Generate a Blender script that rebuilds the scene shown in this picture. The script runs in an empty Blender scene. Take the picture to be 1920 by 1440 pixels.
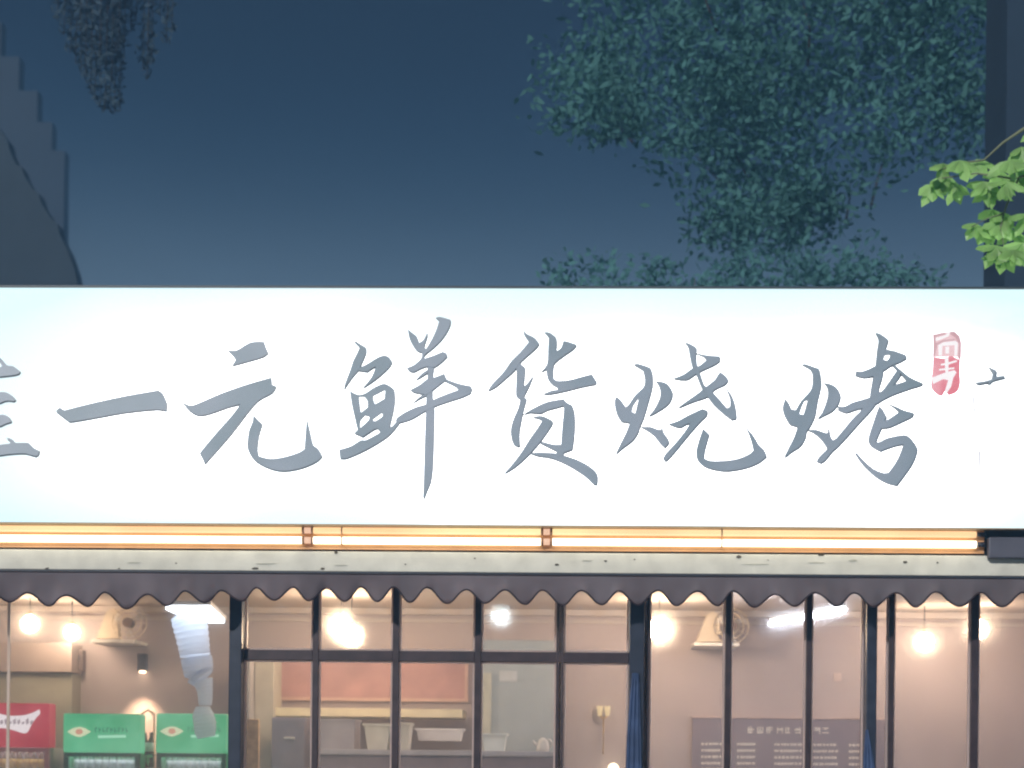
import bpy, bmesh, math, random
from mathutils import Vector, Matrix
random.seed(7)
scene = bpy.context.scene
COL = scene.collection
R = math.radians

# ---------------------------------------------------------------- camera
FPX, YC, CAMZ, CAMY, CAMX = 3000.0, 1435.0, 1.6, -10.0, 0.30
PHI, RHO = math.atan(0.030), 0.0106
cf = Vector((-math.sin(PHI), math.cos(PHI), 0)); r0 = Vector((math.cos(PHI), math.sin(PHI), 0)); u0 = Vector((0, 0, 1))
cr = r0 * math.cos(RHO) + u0 * math.sin(RHO); cu = u0 * math.cos(RHO) - r0 * math.sin(RHO)
camd = bpy.data.cameras.new('camera'); cam = bpy.data.objects.new('camera', camd); COL.objects.link(cam)
M = Matrix.Identity(4)
for i in range(3):
    M[i][0], M[i][1], M[i][2] = cr[i], cu[i], -cf[i]
M.translation = Vector((CAMX, CAMY, CAMZ)); cam.matrix_world = M
camd.sensor_width = 36; camd.lens = 36 * FPX / 1920; camd.shift_y = (YC - 720) / 1920
camd.clip_start = 0.1; camd.clip_end = 600
camd.dof.use_dof = True; camd.dof.focus_distance = 9.7; camd.dof.aperture_fstop = 1.7
scene.camera = cam

def P(px, py, Y):
    """the point of the vertical plane y = Y that the photograph shows at (px, py)"""
    d = cf * FPX + cr * (px - 960) + cu * (YC - py)
    return Vector((CAMX, CAMY, CAMZ)) + d * ((Y - CAMY) / d.y)
def X(px, Y, py=1225): return P(px, py, Y).x
def Z(py, Y, px=960): return P(px, py, Y).z

# ---------------------------------------------------------------- sky, added night fill
SUN_EL, SUN_AZ = 24.0, 203.0      # added sun lamp, a fill from the street side behind the viewer
world = bpy.data.worlds.new('World'); scene.world = world; world.use_nodes = True
nt = world.node_tree; bg = nt.nodes['Background']
sky = nt.nodes.new('ShaderNodeTexSky'); sky.sky_type = 'NISHITA'; sky.sun_disc = False
sky.sun_elevation = R(SUN_EL); sky.sun_rotation = R(SUN_AZ)
sky.air_density = 1.0; sky.dust_density = 0.3; sky.ozone_density = 3.0
nt.links.new(sky.outputs[0], bg.inputs[0]); bg.inputs[1].default_value = 0.008
# glow of the town low in the night sky; bright foot imitates sign bloom
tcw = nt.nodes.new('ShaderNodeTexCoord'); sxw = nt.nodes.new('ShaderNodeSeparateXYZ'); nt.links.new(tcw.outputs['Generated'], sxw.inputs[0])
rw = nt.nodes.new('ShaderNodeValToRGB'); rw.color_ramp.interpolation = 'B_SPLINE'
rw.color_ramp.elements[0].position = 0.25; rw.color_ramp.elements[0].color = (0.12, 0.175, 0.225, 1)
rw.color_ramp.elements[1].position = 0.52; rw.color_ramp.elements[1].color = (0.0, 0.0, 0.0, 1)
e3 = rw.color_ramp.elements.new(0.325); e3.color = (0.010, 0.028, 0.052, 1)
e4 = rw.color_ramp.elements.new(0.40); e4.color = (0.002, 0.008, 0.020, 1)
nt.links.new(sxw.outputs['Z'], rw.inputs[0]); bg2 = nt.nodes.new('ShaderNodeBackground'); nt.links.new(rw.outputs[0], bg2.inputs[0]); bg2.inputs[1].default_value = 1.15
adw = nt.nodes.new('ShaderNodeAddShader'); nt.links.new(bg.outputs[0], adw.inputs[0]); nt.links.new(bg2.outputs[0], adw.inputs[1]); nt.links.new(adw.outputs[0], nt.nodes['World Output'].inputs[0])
sund = bpy.data.lights.new('night_fill_sun', 'SUN'); sund.energy = 3.0; sund.angle = R(0.5); sund.color = (1.0, 0.97, 0.92)
sun = bpy.data.objects.new('night_fill_sun', sund); COL.objects.link(sun)
az = R(SUN_AZ); el = R(SUN_EL)
tosun = Vector((math.sin(az) * math.cos(el), math.cos(az) * math.cos(el), math.sin(el)))
sun.rotation_euler = tosun.to_track_quat('Z', 'Y').to_euler()
scene.view_settings.view_transform = 'Standard'; scene.view_settings.look = 'None'
scene.view_settings.exposure = 0.0; scene.view_settings.gamma = 1.0
scene.cycles.use_denoising = True; scene.cycles.max_bounces = 8; scene.cycles.transparent_max_bounces = 12
scene.cycles.sample_clamp_indirect = 4.0; scene.cycles.volume_bounces = 0
scene.cycles.pixel_filter_type = 'BLACKMAN_HARRIS'; scene.cycles.filter_width = 2.2

# ---------------------------------------------------------------- materials
def lin(c):
    return tuple(((v / 255) / 12.92 if v / 255 <= 0.04045 else ((v / 255 + 0.055) / 1.055) ** 2.4) for v in c)
MATS = {}
def mat(name, col, rough=0.6, metal=0.0, var=0.12, scale=6.0, bump=0.0, spec=0.4, sub=None, alpha=None):
    if name in MATS: return MATS[name]
    m = bpy.data.materials.new(name); m.use_nodes = True; t = m.node_tree; b = t.nodes['Principled BSDF']
    b.inputs['Roughness'].default_value = rough; b.inputs['Metallic'].default_value = metal
    b.inputs['Specular IOR Level'].default_value = spec
    tc = t.nodes.new('ShaderNodeTexCoord'); n = t.nodes.new('ShaderNodeTexNoise')
    n.inputs['Scale'].default_value = scale; n.inputs['Detail'].default_value = 5
    t.links.new(tc.outputs['Object'], n.inputs['Vector'])
    r = t.nodes.new('ShaderNodeValToRGB')
    r.color_ramp.elements[0].position = 0.3; r.color_ramp.elements[1].position = 0.7
    r.color_ramp.elements[0].color = tuple(max(0, c * (1 - var)) for c in col) + (1,)
    r.color_ramp.elements[1].color = tuple(min(1, c * (1 + var)) for c in col) + (1,)
    t.links.new(n.outputs['Fac'], r.inputs[0]); t.links.new(r.outputs[0], b.inputs['Base Color'])
    if bump:
        bp = t.nodes.new('ShaderNodeBump'); bp.inputs['Strength'].default_value = bump; bp.inputs['Distance'].default_value = 0.01
        t.links.new(n.outputs['Fac'], bp.inputs['Height']); t.links.new(bp.outputs[0], b.inputs['Normal'])
    if sub:   # light also passes through the cloth or leaf
        tr = t.nodes.new('ShaderNodeBsdfTranslucent'); tr.inputs[0].default_value = tuple(sub[1]) + (1,)
        mx = t.nodes.new('ShaderNodeMixShader'); mx.inputs[0].default_value = sub[0]
        out = t.nodes['Material Output']
        t.links.new(b.outputs[0], mx.inputs[1]); t.links.new(tr.outputs[0], mx.inputs[2]); t.links.new(mx.outputs[0], out.inputs[0])
    MATS[name] = m; return m
def glow(name, col, strength, col2=None, scale=1.0, lo=0.35, hi=0.65):
    if name in MATS: return MATS[name]
    m = bpy.data.materials.new(name); m.use_nodes = True; t = m.node_tree; b = t.nodes['Principled BSDF']
    b.inputs['Base Color'].default_value = (0.05, 0.05, 0.05, 1); b.inputs['Roughness'].default_value = 0.4
    b.inputs['Emission Strength'].default_value = strength
    if col2:
        tc = t.nodes.new('ShaderNodeTexCoord'); n = t.nodes.new('ShaderNodeTexNoise'); n.inputs['Scale'].default_value = scale
        n.inputs['Detail'].default_value = 2
        r = t.nodes.new('ShaderNodeValToRGB'); r.color_ramp.elements[0].position = lo; r.color_ramp.elements[1].position = hi
        r.color_ramp.elements[0].color = tuple(col) + (1,); r.color_ramp.elements[1].color = tuple(col2) + (1,)
        t.links.new(tc.outputs['Object'], n.inputs['Vector']); t.links.new(n.outputs['Fac'], r.inputs[0])
        t.links.new(r.outputs[0], b.inputs['Emission Color'])
    else: b.inputs['Emission Color'].default_value = tuple(col) + (1,)
    MATS[name] = m; return m

def glass_mat():
    """clear pane with added haze imitating lamp bloom: most light passes straight, a little is scattered forward"""
    m = bpy.data.materials.new('window_glass'); m.use_nodes = True; t = m.node_tree; t.nodes.remove(t.nodes['Principled BSDF'])
    def N(k, **kw):
        n_ = t.nodes.new(k)
        for a, v in kw.items(): n_.inputs[a].default_value = v
        return n_
    def mix(f, a, b):
        x = t.nodes.new('ShaderNodeMixShader')
        if isinstance(f, float): x.inputs[0].default_value = f
        else: t.links.new(f, x.inputs[0])
        t.links.new(a.outputs[0], x.inputs[1]); t.links.new(b.outputs[0], x.inputs[2]); return x
    tr = N('ShaderNodeBsdfTransparent', Color=(0.99, 0.985, 0.985, 1)); gl = N('ShaderNodeBsdfGlossy', Roughness=0.03, Color=(0.9, 0.93, 1, 1))
    rf = N('ShaderNodeBsdfRefraction', Roughness=0.75, IOR=1.035, Color=(1, 1, 1, 1)); tl = N('ShaderNodeBsdfTranslucent', Color=(0.95, 0.95, 0.95, 1))  # scatter and veil added to imitate bloom round the lamps
    tc = t.nodes.new('ShaderNodeTexCoord'); nz = N('ShaderNodeTexNoise', Scale=1.6, Detail=4.0); t.links.new(tc.outputs['Object'], nz.inputs['Vector'])
    mr = t.nodes.new('ShaderNodeMapRange'); mr.inputs['From Min'].default_value = .3; mr.inputs['From Max'].default_value = .7; mr.inputs['To Min'].default_value = .03; mr.inputs['To Max'].default_value = .09
    t.links.new(nz.outputs['Fac'], mr.inputs['Value'])
    a = mix(0.045, tr, rf); b = mix(mr.outputs[0], a, tl); c = mix(0.04, b, gl)
    t.links.new(c.outputs[0], t.nodes['Material Output'].inputs[0]); return m
GLASS = glass_mat()

# ---------------------------------------------------------------- mesh helpers
def box(bm, a, b, bev=0.0):
    x0, x1 = sorted((a[0], b[0])); y0, y1 = sorted((a[1], b[1])); z0, z1 = sorted((a[2], b[2]))
    t = bmesh.new(); bmesh.ops.create_cube(t, size=1)
    for v in t.verts: v.co = Vector(((x0 + x1) / 2 + v.co.x * (x1 - x0), (y0 + y1) / 2 + v.co.y * (y1 - y0), (z0 + z1) / 2 + v.co.z * (z1 - z0)))
    if bev: bmesh.ops.bevel(t, geom=t.edges[:], offset=bev, segments=2, profile=0.5, affect='EDGES')
    merge(bm, t); return bm
def merge(bm, t):
    me = bpy.data.meshes.new('tmp'); t.to_mesh(me); t.free(); bm.from_mesh(me); bpy.data.meshes.remove(me)
def sphere(bm, c, r, sz=1.0, seg=20):
    t = bmesh.new(); bmesh.ops.create_uvsphere(t, u_segments=seg, v_segments=seg // 2 + 2, radius=r)
    for v in t.verts: v.co = Vector((v.co.x, v.co.y, v.co.z * sz)) + Vector(c)
    for f in t.faces: f.smooth = True
    merge(bm, t); return bm
def lathe(bm, c, prof, seg=20):
    rings = []
    for r, z in prof:
        rings.append([bm.verts.new((c[0] + r * math.cos(2 * math.pi * k / seg), c[1] + r * math.sin(2 * math.pi * k / seg), c[2] + z)) for k in range(seg)])
    for a, b in zip(rings, rings[1:]):
        for k in range(seg):
            f = bm.faces.new((a[k], a[(k + 1) % seg], b[(k + 1) % seg], b[k])); f.smooth = True
    bm.faces.new(rings[0][::-1]); bm.faces.new(rings[-1]); return bm
def tube(bm, pts, rad, seg=8, caps=True):
    pts = [Vector(p) for p in pts]; rads = rad if isinstance(rad, (list, tuple)) else [rad] * len(pts); rings = []
    for i, p in enumerate(pts):
        d = (pts[min(i + 1, len(pts) - 1)] - pts[max(i - 1, 0)]).normalized()
        up = Vector((0, 0, 1)) if abs(d.z) < 0.9 else Vector((0, 1, 0))
        a = d.cross(up).normalized(); b = d.cross(a).normalized()
        rings.append([bm.verts.new(p + (a * math.cos(2 * math.pi * k / seg) + b * math.sin(2 * math.pi * k / seg)) * rads[i]) for k in range(seg)])
    for a, b in zip(rings, rings[1:]):
        for k in range(seg):
            f = bm.faces.new((a[k], a[(k + 1) % seg], b[(k + 1) % seg], b[k])); f.smooth = True
    if caps: bm.faces.new(rings[0][::-1]); bm.faces.new(rings[-1])
    return bm
def link(name, bm, m, parent=None):
    bmesh.ops.recalc_face_normals(bm, faces=bm.faces[:])
    me = bpy.data.meshes.new(name); bm.to_mesh(me); bm.free(); me.materials.append(m)
    o = bpy.data.objects.new(name, me); COL.objects.link(o)
    if parent: o.parent = parent; o.matrix_parent_inverse = Matrix.Translation(parent.matrix_world.translation).inverted() if parent.type == 'EMPTY' and parent.parent is None else Matrix.Identity(4)
    return o
def tag(o, label=None, cat=None, group=None, kind=None):
    for k, v in (('label', label), ('category', cat), ('group', group), ('kind', kind)):
        if v: o[k] = v
    return o
def thing(name, loc, label, cat, group=None):
    o = bpy.data.objects.new(name, None); o.empty_display_size = 0.1; COL.objects.link(o)
    o.location = loc; o.matrix_world = Matrix.Translation(Vector(loc)); return tag(o, label, cat, group)
def B(name, a, b, m, parent=None, bev=0.0): return link(name, box(bmesh.new(), a, b, bev), m, parent)

def sheet(polys, Y, depth, holes=None):
    """polygons given in photo pixels, on the plane y = Y, as a solid `depth` thick (towards the back)"""
    out = bmesh.new()
    for i, poly in enumerate(polys):
        cd = bpy.data.curves.new('c', 'CURVE'); cd.dimensions = '2D'; cd.fill_mode = 'BOTH'; cd.extrude = depth / 2
        for lp in [poly] + ((holes or {}).get(i, [])):
            s = cd.splines.new('POLY'); s.points.add(len(lp) - 1); s.use_cyclic_u = True
            for k, (px, py) in enumerate(lp):
                q = P(px, py, Y); s.points[k].co = (q.x, q.z, 0, 1)
        ob = bpy.data.objects.new('c', cd); COL.objects.link(ob)
        me = bpy.data.meshes.new_from_object(ob)
        t = bmesh.new(); t.from_mesh(me)
        off = 0.0012 * i if depth > 0.01 else 0.00025 * i
        for v in t.verts: v.co = Vector((v.co.x, Y + depth / 2 + off - v.co.z, v.co.y))
        merge(out, t); bpy.data.meshes.remove(me); bpy.data.objects.remove(ob); bpy.data.curves.remove(cd)
    return out
def smooth_poly(pts, n=3):
    """rounded brush outline through the points, sharp where it turns hard"""
    res = []; N = len(pts)
    for i in range(N):
        p0, p1, p2, p3 = (Vector(pts[(i + k) % N]) for k in (-1, 0, 1, 2))
        def sharp(a, b, c):
            u, v = (b - a), (c - b)
            return u.length < 1e-6 or v.length < 1e-6 or u.angle(v) > 0.75
        m1 = Vector((0, 0)) if sharp(p0, p1, p2) else (p2 - p0) * 0.5
        m2 = Vector((0, 0)) if sharp(p1, p2, p3) else (p3 - p1) * 0.5
        L = (p2 - p1).length
        for m_ in (m1, m2):
            if m_.length > L: m_ *= L / m_.length
        for k in range(n):
            t = k / n
            if m1.length < 1e-6 and m2.length < 1e-6 and k: continue
            h = p1 * (2*t**3 - 3*t**2 + 1) + m1 * (t**3 - 2*t**2 + t) + p2 * (-2*t**3 + 3*t**2) + m2 * (t**3 - t**2)
            res.append((h.x, h.y))
    return res

# ---------------------------------------------------------------- palette
M_wall = mat('interior_plaster', (0.56, 0.485, 0.485), 0.8, var=0.06, scale=2)
M_ceil = mat('ceiling_paint', (0.62, 0.56, 0.53), 0.8, var=0.04, scale=2)
M_floor = mat('floor_tile', (0.35, 0.31, 0.29), 0.4)
M_navy = mat('navy_painted_steel', (0.030, 0.036, 0.058), 0.35, var=0.25, scale=14, bump=0.1)
M_mull = mat('dark_brown_steel', (0.055, 0.036, 0.040), 0.35, var=0.3, scale=14, bump=0.1)
M_gask = mat('pale_rubber_bead', (0.88, 0.76, 0.75), 0.5, var=0.06, sub=(0.75, (0.98, 0.90, 0.88)))
M_conc = mat('outer_render', (0.25, 0.24, 0.23), 0.9, bump=0.3)
M_ledge = mat('weathered_white_board', (0.70, 0.68, 0.60), 0.65, var=0.13, scale=7, bump=0.2)
M_dark = mat('dark_metal', (0.035, 0.038, 0.05), 0.45, var=0.2)
M_white = mat('white_plastic', (0.75, 0.73, 0.70), 0.45, var=0.05)
M_cream = mat('cream_paint', (0.72, 0.62, 0.48), 0.6, var=0.08)
M_grey_side = mat('fridge_side', (0.5, 0.42, 0.40), 0.5)
M_grey = mat('grey_cabinet', (0.24, 0.23, 0.26), 0.5, var=0.1)
M_green = mat('green_enamel', (0.05, 0.50, 0.22), 0.35, var=0.06)
M_greenlit = glow('backlit_green_header', (0.035, 0.37, 0.15), 1.0, (0.12, 0.54, 0.28), 3.2)
M_redlit = glow('backlit_red_header', (0.38, 0.010, 0.028), 1.0, (0.56, 0.050, 0.075), 3.2)
M_green2 = mat('dark_green_trim', (0.005, 0.13, 0.07), 0.35)
M_red = mat('red_enamel', (0.55, 0.025, 0.045), 0.35, var=0.08)

# ================================================================ SETTING
bm = bmesh.new(); box(bm, (-38, -4.2, -0.14), (38, 48, 0.0)); tag(link('pavement', bm, mat('paving', (0.16, 0.155, 0.15), 0.8, scale=3, bump=0.2)), kind='structure')
bm = bmesh.new(); box(bm, (-38, -16, -0.3), (38, -4.2, -0.13)); tag(link('road', bm, mat('asphalt', (0.05, 0.05, 0.052), 0.85, scale=30, bump=0.3)), kind='structure')

# ---------------------------------------------------------------- shop building
XL, XR, YB, ZC = -5.6, 5.2, 5.0, 3.06
shop = thing('shop_building', (0, 0, 0), 'single storey restaurant with lit glass front under the white sign', 'building')
B('back_wall', (XL, YB, 0), (XR, YB + 0.2, 3.4), M_wall, shop)
B('side_wall', (XL - 0.2, -0.05, 0), (XL, YB + 0.2, 3.4), M_wall, shop)
B('side_wall', (XR, -0.05, 0), (XR + 0.2, YB + 0.2, 3.4), M_wall, shop)
B('ceiling', (XL, 0.06, ZC), (XR, YB, ZC + 0.1), M_ceil, shop)
B('floor', (XL, 0.06, 0.003), (XR, YB, 0.03), M_floor, shop)
B('roof', (XL - 0.3, -0.02, 3.402), (XR + 0.3, YB + 0.4, 3.55), M_conc, shop)
B('lintel', (XL, -0.05, 2.86), (XR, 0.055, 3.398), M_conc, shop)
B('cornice', (XL + 0.01, YB - 0.05, 2.93), (XR - 0.01, YB - 0.003, 2.965), M_ceil, shop)
B('cornice', (XL + 0.01, YB - 0.09, 3.0), (XR - 0.01, YB - 0.003, ZC - 0.003), M_ceil, shop)
B('base_wall', (XL, -0.06, 0.002), (XR, 0.06, 0.35), M_navy, shop)
# columns
def column(px0, px1, Y0=-0.10, Y1=0.10):
    return B('column', (X(px0, Y0), Y0, 0.351), (X(px1, Y0), Y1, 2.858), M_navy, shop, 0.006)
COLS = [(429, 453), (1180, 1208), (1625, 1645)]
for a in COLS: column(*a)
B('column', (XL + .002, -0.1, 0.351), (XL + 0.1, 0.1, 2.858), M_navy, shop, 0.006)
B('column', (XR - 0.1, -0.1, 0.351), (XR - .002, 0.1, 2.858), M_navy, shop, 0.006)
# windows between them
def window(xa, xb, mulls, rail=None, halves=None):
    fr = link('window', box(bmesh.new(), (xa, -0.035, 0.351), (xb, 0.035, 0.42)), M_mull, shop)
    def sub(name, a, b, m, bev=0.0):
        o = link(name, box(bmesh.new(), a, b, bev), m); o.parent = fr; return o
    edges = [xa]
    zt = 2.857
    for (m0, m1) in mulls:
        sub('mullion', (m0, -0.032, 0.421), (m1, 0.032, zt), M_mull, 0.003); edges += [m0, m1]
    edges.append(xb)
    spans = list(zip(edges[0::2], edges[1::2]))
    zs = [0.421, zt]
    if rail:
        zs = [0.421, rail[0], rail[1], zt]
    for (s0, s1) in spans:
        if rail: sub('rail', (s0 + .0005, -0.03, rail[0]), (s1 - .0005, 0.03, rail[1]), M_mull, 0.003)
        for z0, z1 in zip(zs[0::2], zs[1::2]):
            g = 0.0115
            b_ = bmesh.new()
            box(b_, (s0 + .001, -0.012, z0 + .001), (s0 + g, 0.012, z1 - .001)); box(b_, (s1 - g, -0.012, z0 + .001), (s1 - .001, 0.012, z1 - .001))
            box(b_, (s0 + g, -0.012, z0 + .001), (s1 - g, 0.012, z0 + g)); box(b_, (s0 + g, -0.012, z1 - g), (s1 - g, 0.012, z1 - .001))
            o = link('glazing_bead', b_, M_gask); o.parent = fr
            sub('pane', (s0 + .004, -0.003, z0 + .004), (s1 - .004, 0.003, z1 - .004), GLASS)
def xs(l, Y=-0.03): return [(X(a, Y), X(b, Y)) for a, b in l]
c = [(X(a, -0.1), X(b, -0.1)) for a, b in COLS]
window(XL + 0.101, c[0][0] - .001, xs([(-240, -228), (-480, -468)]))
window(c[0][1] + .001, c[1][0] - .001, xs([(586, 597), (736, 748), (890, 902), (1043, 1048.5), (1052.5, 1057)]), (Z(1241, -0.03), Z(1222, -0.03)))
window(c[1][1] + .001, c[2][0] - .001, xs([(1213, 1218), (1360, 1370.5), (1512, 1522)]))
window(c[2][1] + .001, XR - 0.101, xs([(1667, 1676.5), (1821, 1835), (1985, 1996)]))
# sliding pane edge at far left
B('glass_edge', (X(14, 0.05), 0.045, 0.43), (X(19, 0.05), 0.058, 2.855), mat('glass_edge', (0.75, 0.6, 0.5), 0.3), shop)

# ledge (weathered white board) under the sign
ZLb = lambda: Z(1073.5, -0.40); ZLt = Z(1036, -0.40)
bm = bmesh.new(); n = 120; x0, x1 = XL - 0.2, XR + 0.2; zb, zt = Z(1073.5, -0.40), ZLt
box(bm, (x0, -0.40, zb), (x1, -0.052, zt), 0.004)
ld = link('ledge', bm, M_ledge, shop)
for px, py, w in [(890, 1047, 5), (1044, 1059, 9), (1190, 1049, 4), (1697, 1054, 9), (1440, 1050, 3), (1758, 1055, 5), (478, 1066, 14), (605, 1066, 9), (88, 1066, 8), (223, 1066, 5), (630, 1036, 7), (1136, 1052, 6), (760, 1058, 4), (330, 1056, 4), (500, 1057, 46), (640, 1060, 30), (1420, 1058, 60), (1530, 1055, 34), (1100, 1051, 22), (250, 1055, 26), (1600, 1051, 18), (1385, 1044, 12), (1540, 1040, 15)]:
    q = P(px, py, -0.402)
    poly = [(px + w * .5 * math.cos(a) * random.uniform(.7, 1.2), py + min(w * .3, 2.4 if w < 20 else 1.0) * math.sin(a) * random.uniform(.6, 1.3)) for a in [k * math.pi / 4 for k in range(8)]]
    sub_ = link('stain', sheet([poly], -0.403, 0.0026), mat('grime', (0.10, 0.085, 0.06), 0.9) if w < 17 else mat('faint_streak', (0.46, 0.45, 0.38), 0.8)); sub_.parent = ld

# ---------------------------------------------------------------- neighbouring buildings, far left and right
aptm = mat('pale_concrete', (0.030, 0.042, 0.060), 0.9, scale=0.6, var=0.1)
apt = thing('apartment_building', (X(0, 30, 400), 30, 0), 'pale apartment tower stepping down behind the dark tiled roof', 'building')
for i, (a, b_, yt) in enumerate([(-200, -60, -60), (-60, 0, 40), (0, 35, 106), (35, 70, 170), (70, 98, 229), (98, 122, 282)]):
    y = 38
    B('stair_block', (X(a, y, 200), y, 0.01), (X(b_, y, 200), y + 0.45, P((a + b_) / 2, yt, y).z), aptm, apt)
house = thing('tiled_house', (X(-150, 22, 400), 22, 0), 'house with dark pitched tiled roof sloping down to the right', 'building')
y = 21.0
def ridge(pts, Y0, Y1, name, m, par):
    bm = bmesh.new(); f = [bm.verts.new(P(px, py, Y0)) for px, py in pts]; k = [bm.verts.new(v.co + Vector((0, Y1 - Y0, 0))) for v in f]
    N = len(pts); bm.faces.new(f); bm.faces.new(k[::-1])
    for i in range(N): bm.faces.new((f[i], f[(i + 1) % N], k[(i + 1) % N], k[i]))
    return link(name, bm, m, par)
prof = [(-300, 245)]
e = [(0, 243), (14, 262), (17, 280), (30, 308), (40, 312), (46, 330), (60, 352), (72, 362), (78, 382), (95, 408), (108, 420), (112, 440), (128, 470), (140, 505), (158, 590)]
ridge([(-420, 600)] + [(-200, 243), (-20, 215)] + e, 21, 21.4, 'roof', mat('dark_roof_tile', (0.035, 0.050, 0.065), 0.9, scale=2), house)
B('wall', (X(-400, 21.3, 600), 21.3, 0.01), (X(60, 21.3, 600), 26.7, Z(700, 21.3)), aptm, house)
nb = thing('office_block', (X(2000, 6, 200), 6, 0), 'tall dark building edge behind the leaves at the right border', 'building')
B('wall', (X(1887, 6, 200), 6, 0.01), (X(1887, 6, 200) + 1.6, 6.8, 12), mat('dark_render', (0.022, 0.042, 0.070), 0.9, scale=1.5), nb)
for k in range(3):
    for j in range(4):
        B('window', (X(1960 + 80 * k, 5.98, 200), 5.97, 4.2 + j * 1.6), (X(2000 + 80 * k, 5.98, 200), 5.995, 5.2 + j * 1.6), M_dark, nb)

# ================================================================ SIGN
YS = -0.50
zt_, zb_ = Z(541, YS), Z(984.5, YS)
sx0, sx1 = XL - 0.1, XR + 0.15
sign = thing('shop_sign', (0, YS, zb_), 'long white backlit sign with slate grey calligraphy above the shop front', 'sign')
# panel brightness: the tubes inside stop short of its edge
pm = bpy.data.materials.new('backlit_panel'); pm.use_nodes = True; t = pm.node_tree; b = t.nodes['Principled BSDF']
b.inputs['Base Color'].default_value = (0.06, 0.065, 0.065, 1); b.inputs['Specular IOR Level'].default_value = 0.08; b.inputs['Roughness'].default_value = 0.35
tc = t.nodes.new('ShaderNodeTexCoord'); nz = t.nodes.new('ShaderNodeTexNoise'); nz.inputs['Scale'].default_value = 0.55; nz.inputs['Detail'].default_value = 1.5
sx = t.nodes.new('ShaderNodeSeparateXYZ'); t.links.new(tc.outputs['Object'], sx.inputs[0]); t.links.new(tc.outputs['Object'], nz.inputs['Vector'])
def mth(op, a, b_=None):
    n_ = t.nodes.new('ShaderNodeMath'); n_.operation = op
    for i, v in enumerate((a, b_)):
        if v is None: continue
        if isinstance(v, (int, float)): n_.inputs[i].default_value = v
        else: t.links.new(v, n_.inputs[i])
    return n_.outputs[0]
H = zt_ - zb_
v = mth('DIVIDE', mth('SUBTRACT', sx.outputs['Z'], zb_ + H * 0.46), H * 0.54)      # -1..1 over the height
v2 = mth('POWER', mth('ABSOLUTE', v), 3.0)
fac = mth('ADD', mth('MULTIPLY', v2, 0.75), mth('MULTIPLY', mth('SUBTRACT', nz.outputs['Fac'], 0.5), 1.5))
xl = mth('MULTIPLY', mth('MAXIMUM', mth('SUBTRACT', mth('ABSOLUTE', mth('ADD', sx.outputs['X'], -0.25)), 2.0), 0.0), 0.40)
fac = mth('ADD', fac, xl)
rp = t.nodes.new('ShaderNodeValToRGB'); rp.color_ramp.elements[0].position = 0.05; rp.color_ramp.elements[1].position = 1.0
rp.color_ramp.elements[0].color = (1.05, 1.05, 1.05, 1); rp.color_ramp.elements[1].color = (0.70, 0.93, 0.96, 1)
t.links.new(fac, rp.inputs[0]); t.links.new(rp.outputs[0], b.inputs['Emission Color'])
mr = t.nodes.new('ShaderNodeMapRange'); mr.inputs['From Min'].default_value = 0.0; mr.inputs['From Max'].default_value = 0.55
mr.inputs['To Min'].default_value = 3.2; mr.inputs['To Max'].default_value = 1.15; mr.interpolation_type = 'SMOOTHSTEP'
t.links.new(fac, mr.inputs['Value']); t.links.new(mr.outputs[0], b.inputs['Emission Strength'])
B('panel', (sx0 + .02, YS, zb_), (sx1 - .02, YS + 0.05, zt_), pm, sign)
B('cabinet', (sx0, YS + 0.052, zb_ + .002), (sx1, -0.06, zt_ - .002), mat('sign_steel', (0.12, 0.13, 0.14), 0.5), sign)
fm = mat('dark_edge_trim', (0.05, 0.065, 0.08), 0.45)
B('frame', (sx0, YS - 0.012, zt_ + .001), (sx1, YS + 0.06, zt_ + 0.012), fm, sign)
B('frame', (sx0, YS - 0.006, zb_ - 0.007), (sx1, YS + 0.06, zb_ - .001), mat('bronze_edge_trim', (0.42, 0.31, 0.20), 0.45), sign)
B('frame', (sx0, YS - 0.01, zb_), (sx0 + .018, YS + 0.05, zt_), fm, sign); B('frame', (sx1 - .018, YS - 0.01, zb_), (sx1, YS + 0.05, zt_), fm, sign)

ZA, ZBb, ZCc, ZD, ZE, ZF, ZG, ZH, Z1 = ((620, 580, 6.857), (620, 730, 6.857), (900, 610, 6.857), (900, 720, 6.857), (1140, 630, 6.0),
    (1460, 620, 6.857), (1460, 720, 6.857), (0, 660, 6.0), (0, 560, 3.0))
def q(zm, pts): return [(zm[0] + a / zm[2], zm[1] + b / zm[2]) for a, b in pts]
yi = [(312,632),(335,612),(362,628),(500,592),(700,548),(890,515),(912,530),(938,590),(935,630),(880,622),(700,640),(520,672),(395,692),(375,682)]
yuan = [[(1278,288),(1330,290),(1410,245),(1485,242),(1490,262),(1508,303),(1480,325),(1380,355),(1305,375),(1325,345),(1310,320)],
 [(1025,580),(1068,600),(1110,590),(1250,530),(1400,478),(1525,443),(1528,482),(1553,492),(1530,528),(1455,570),(1400,630),(1300,760),(1200,875),(1150,930),(1138,900),(1122,870),(1140,845),(1220,750),(1300,660),(1352,592),(1280,610),(1180,645),(1115,655),(1060,625)],
 [(1422,652),(1475,705),(1455,770),(1447,850),(1455,885),(1520,900),(1600,890),(1680,865),(1712,845),(1718,760),(1725,675),(1745,760),(1760,820),(1790,845),(1812,885),(1780,915),(1700,950),(1600,968),(1520,955),(1440,915),(1400,865),(1390,820),(1400,740),(1420,690)]]
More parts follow.
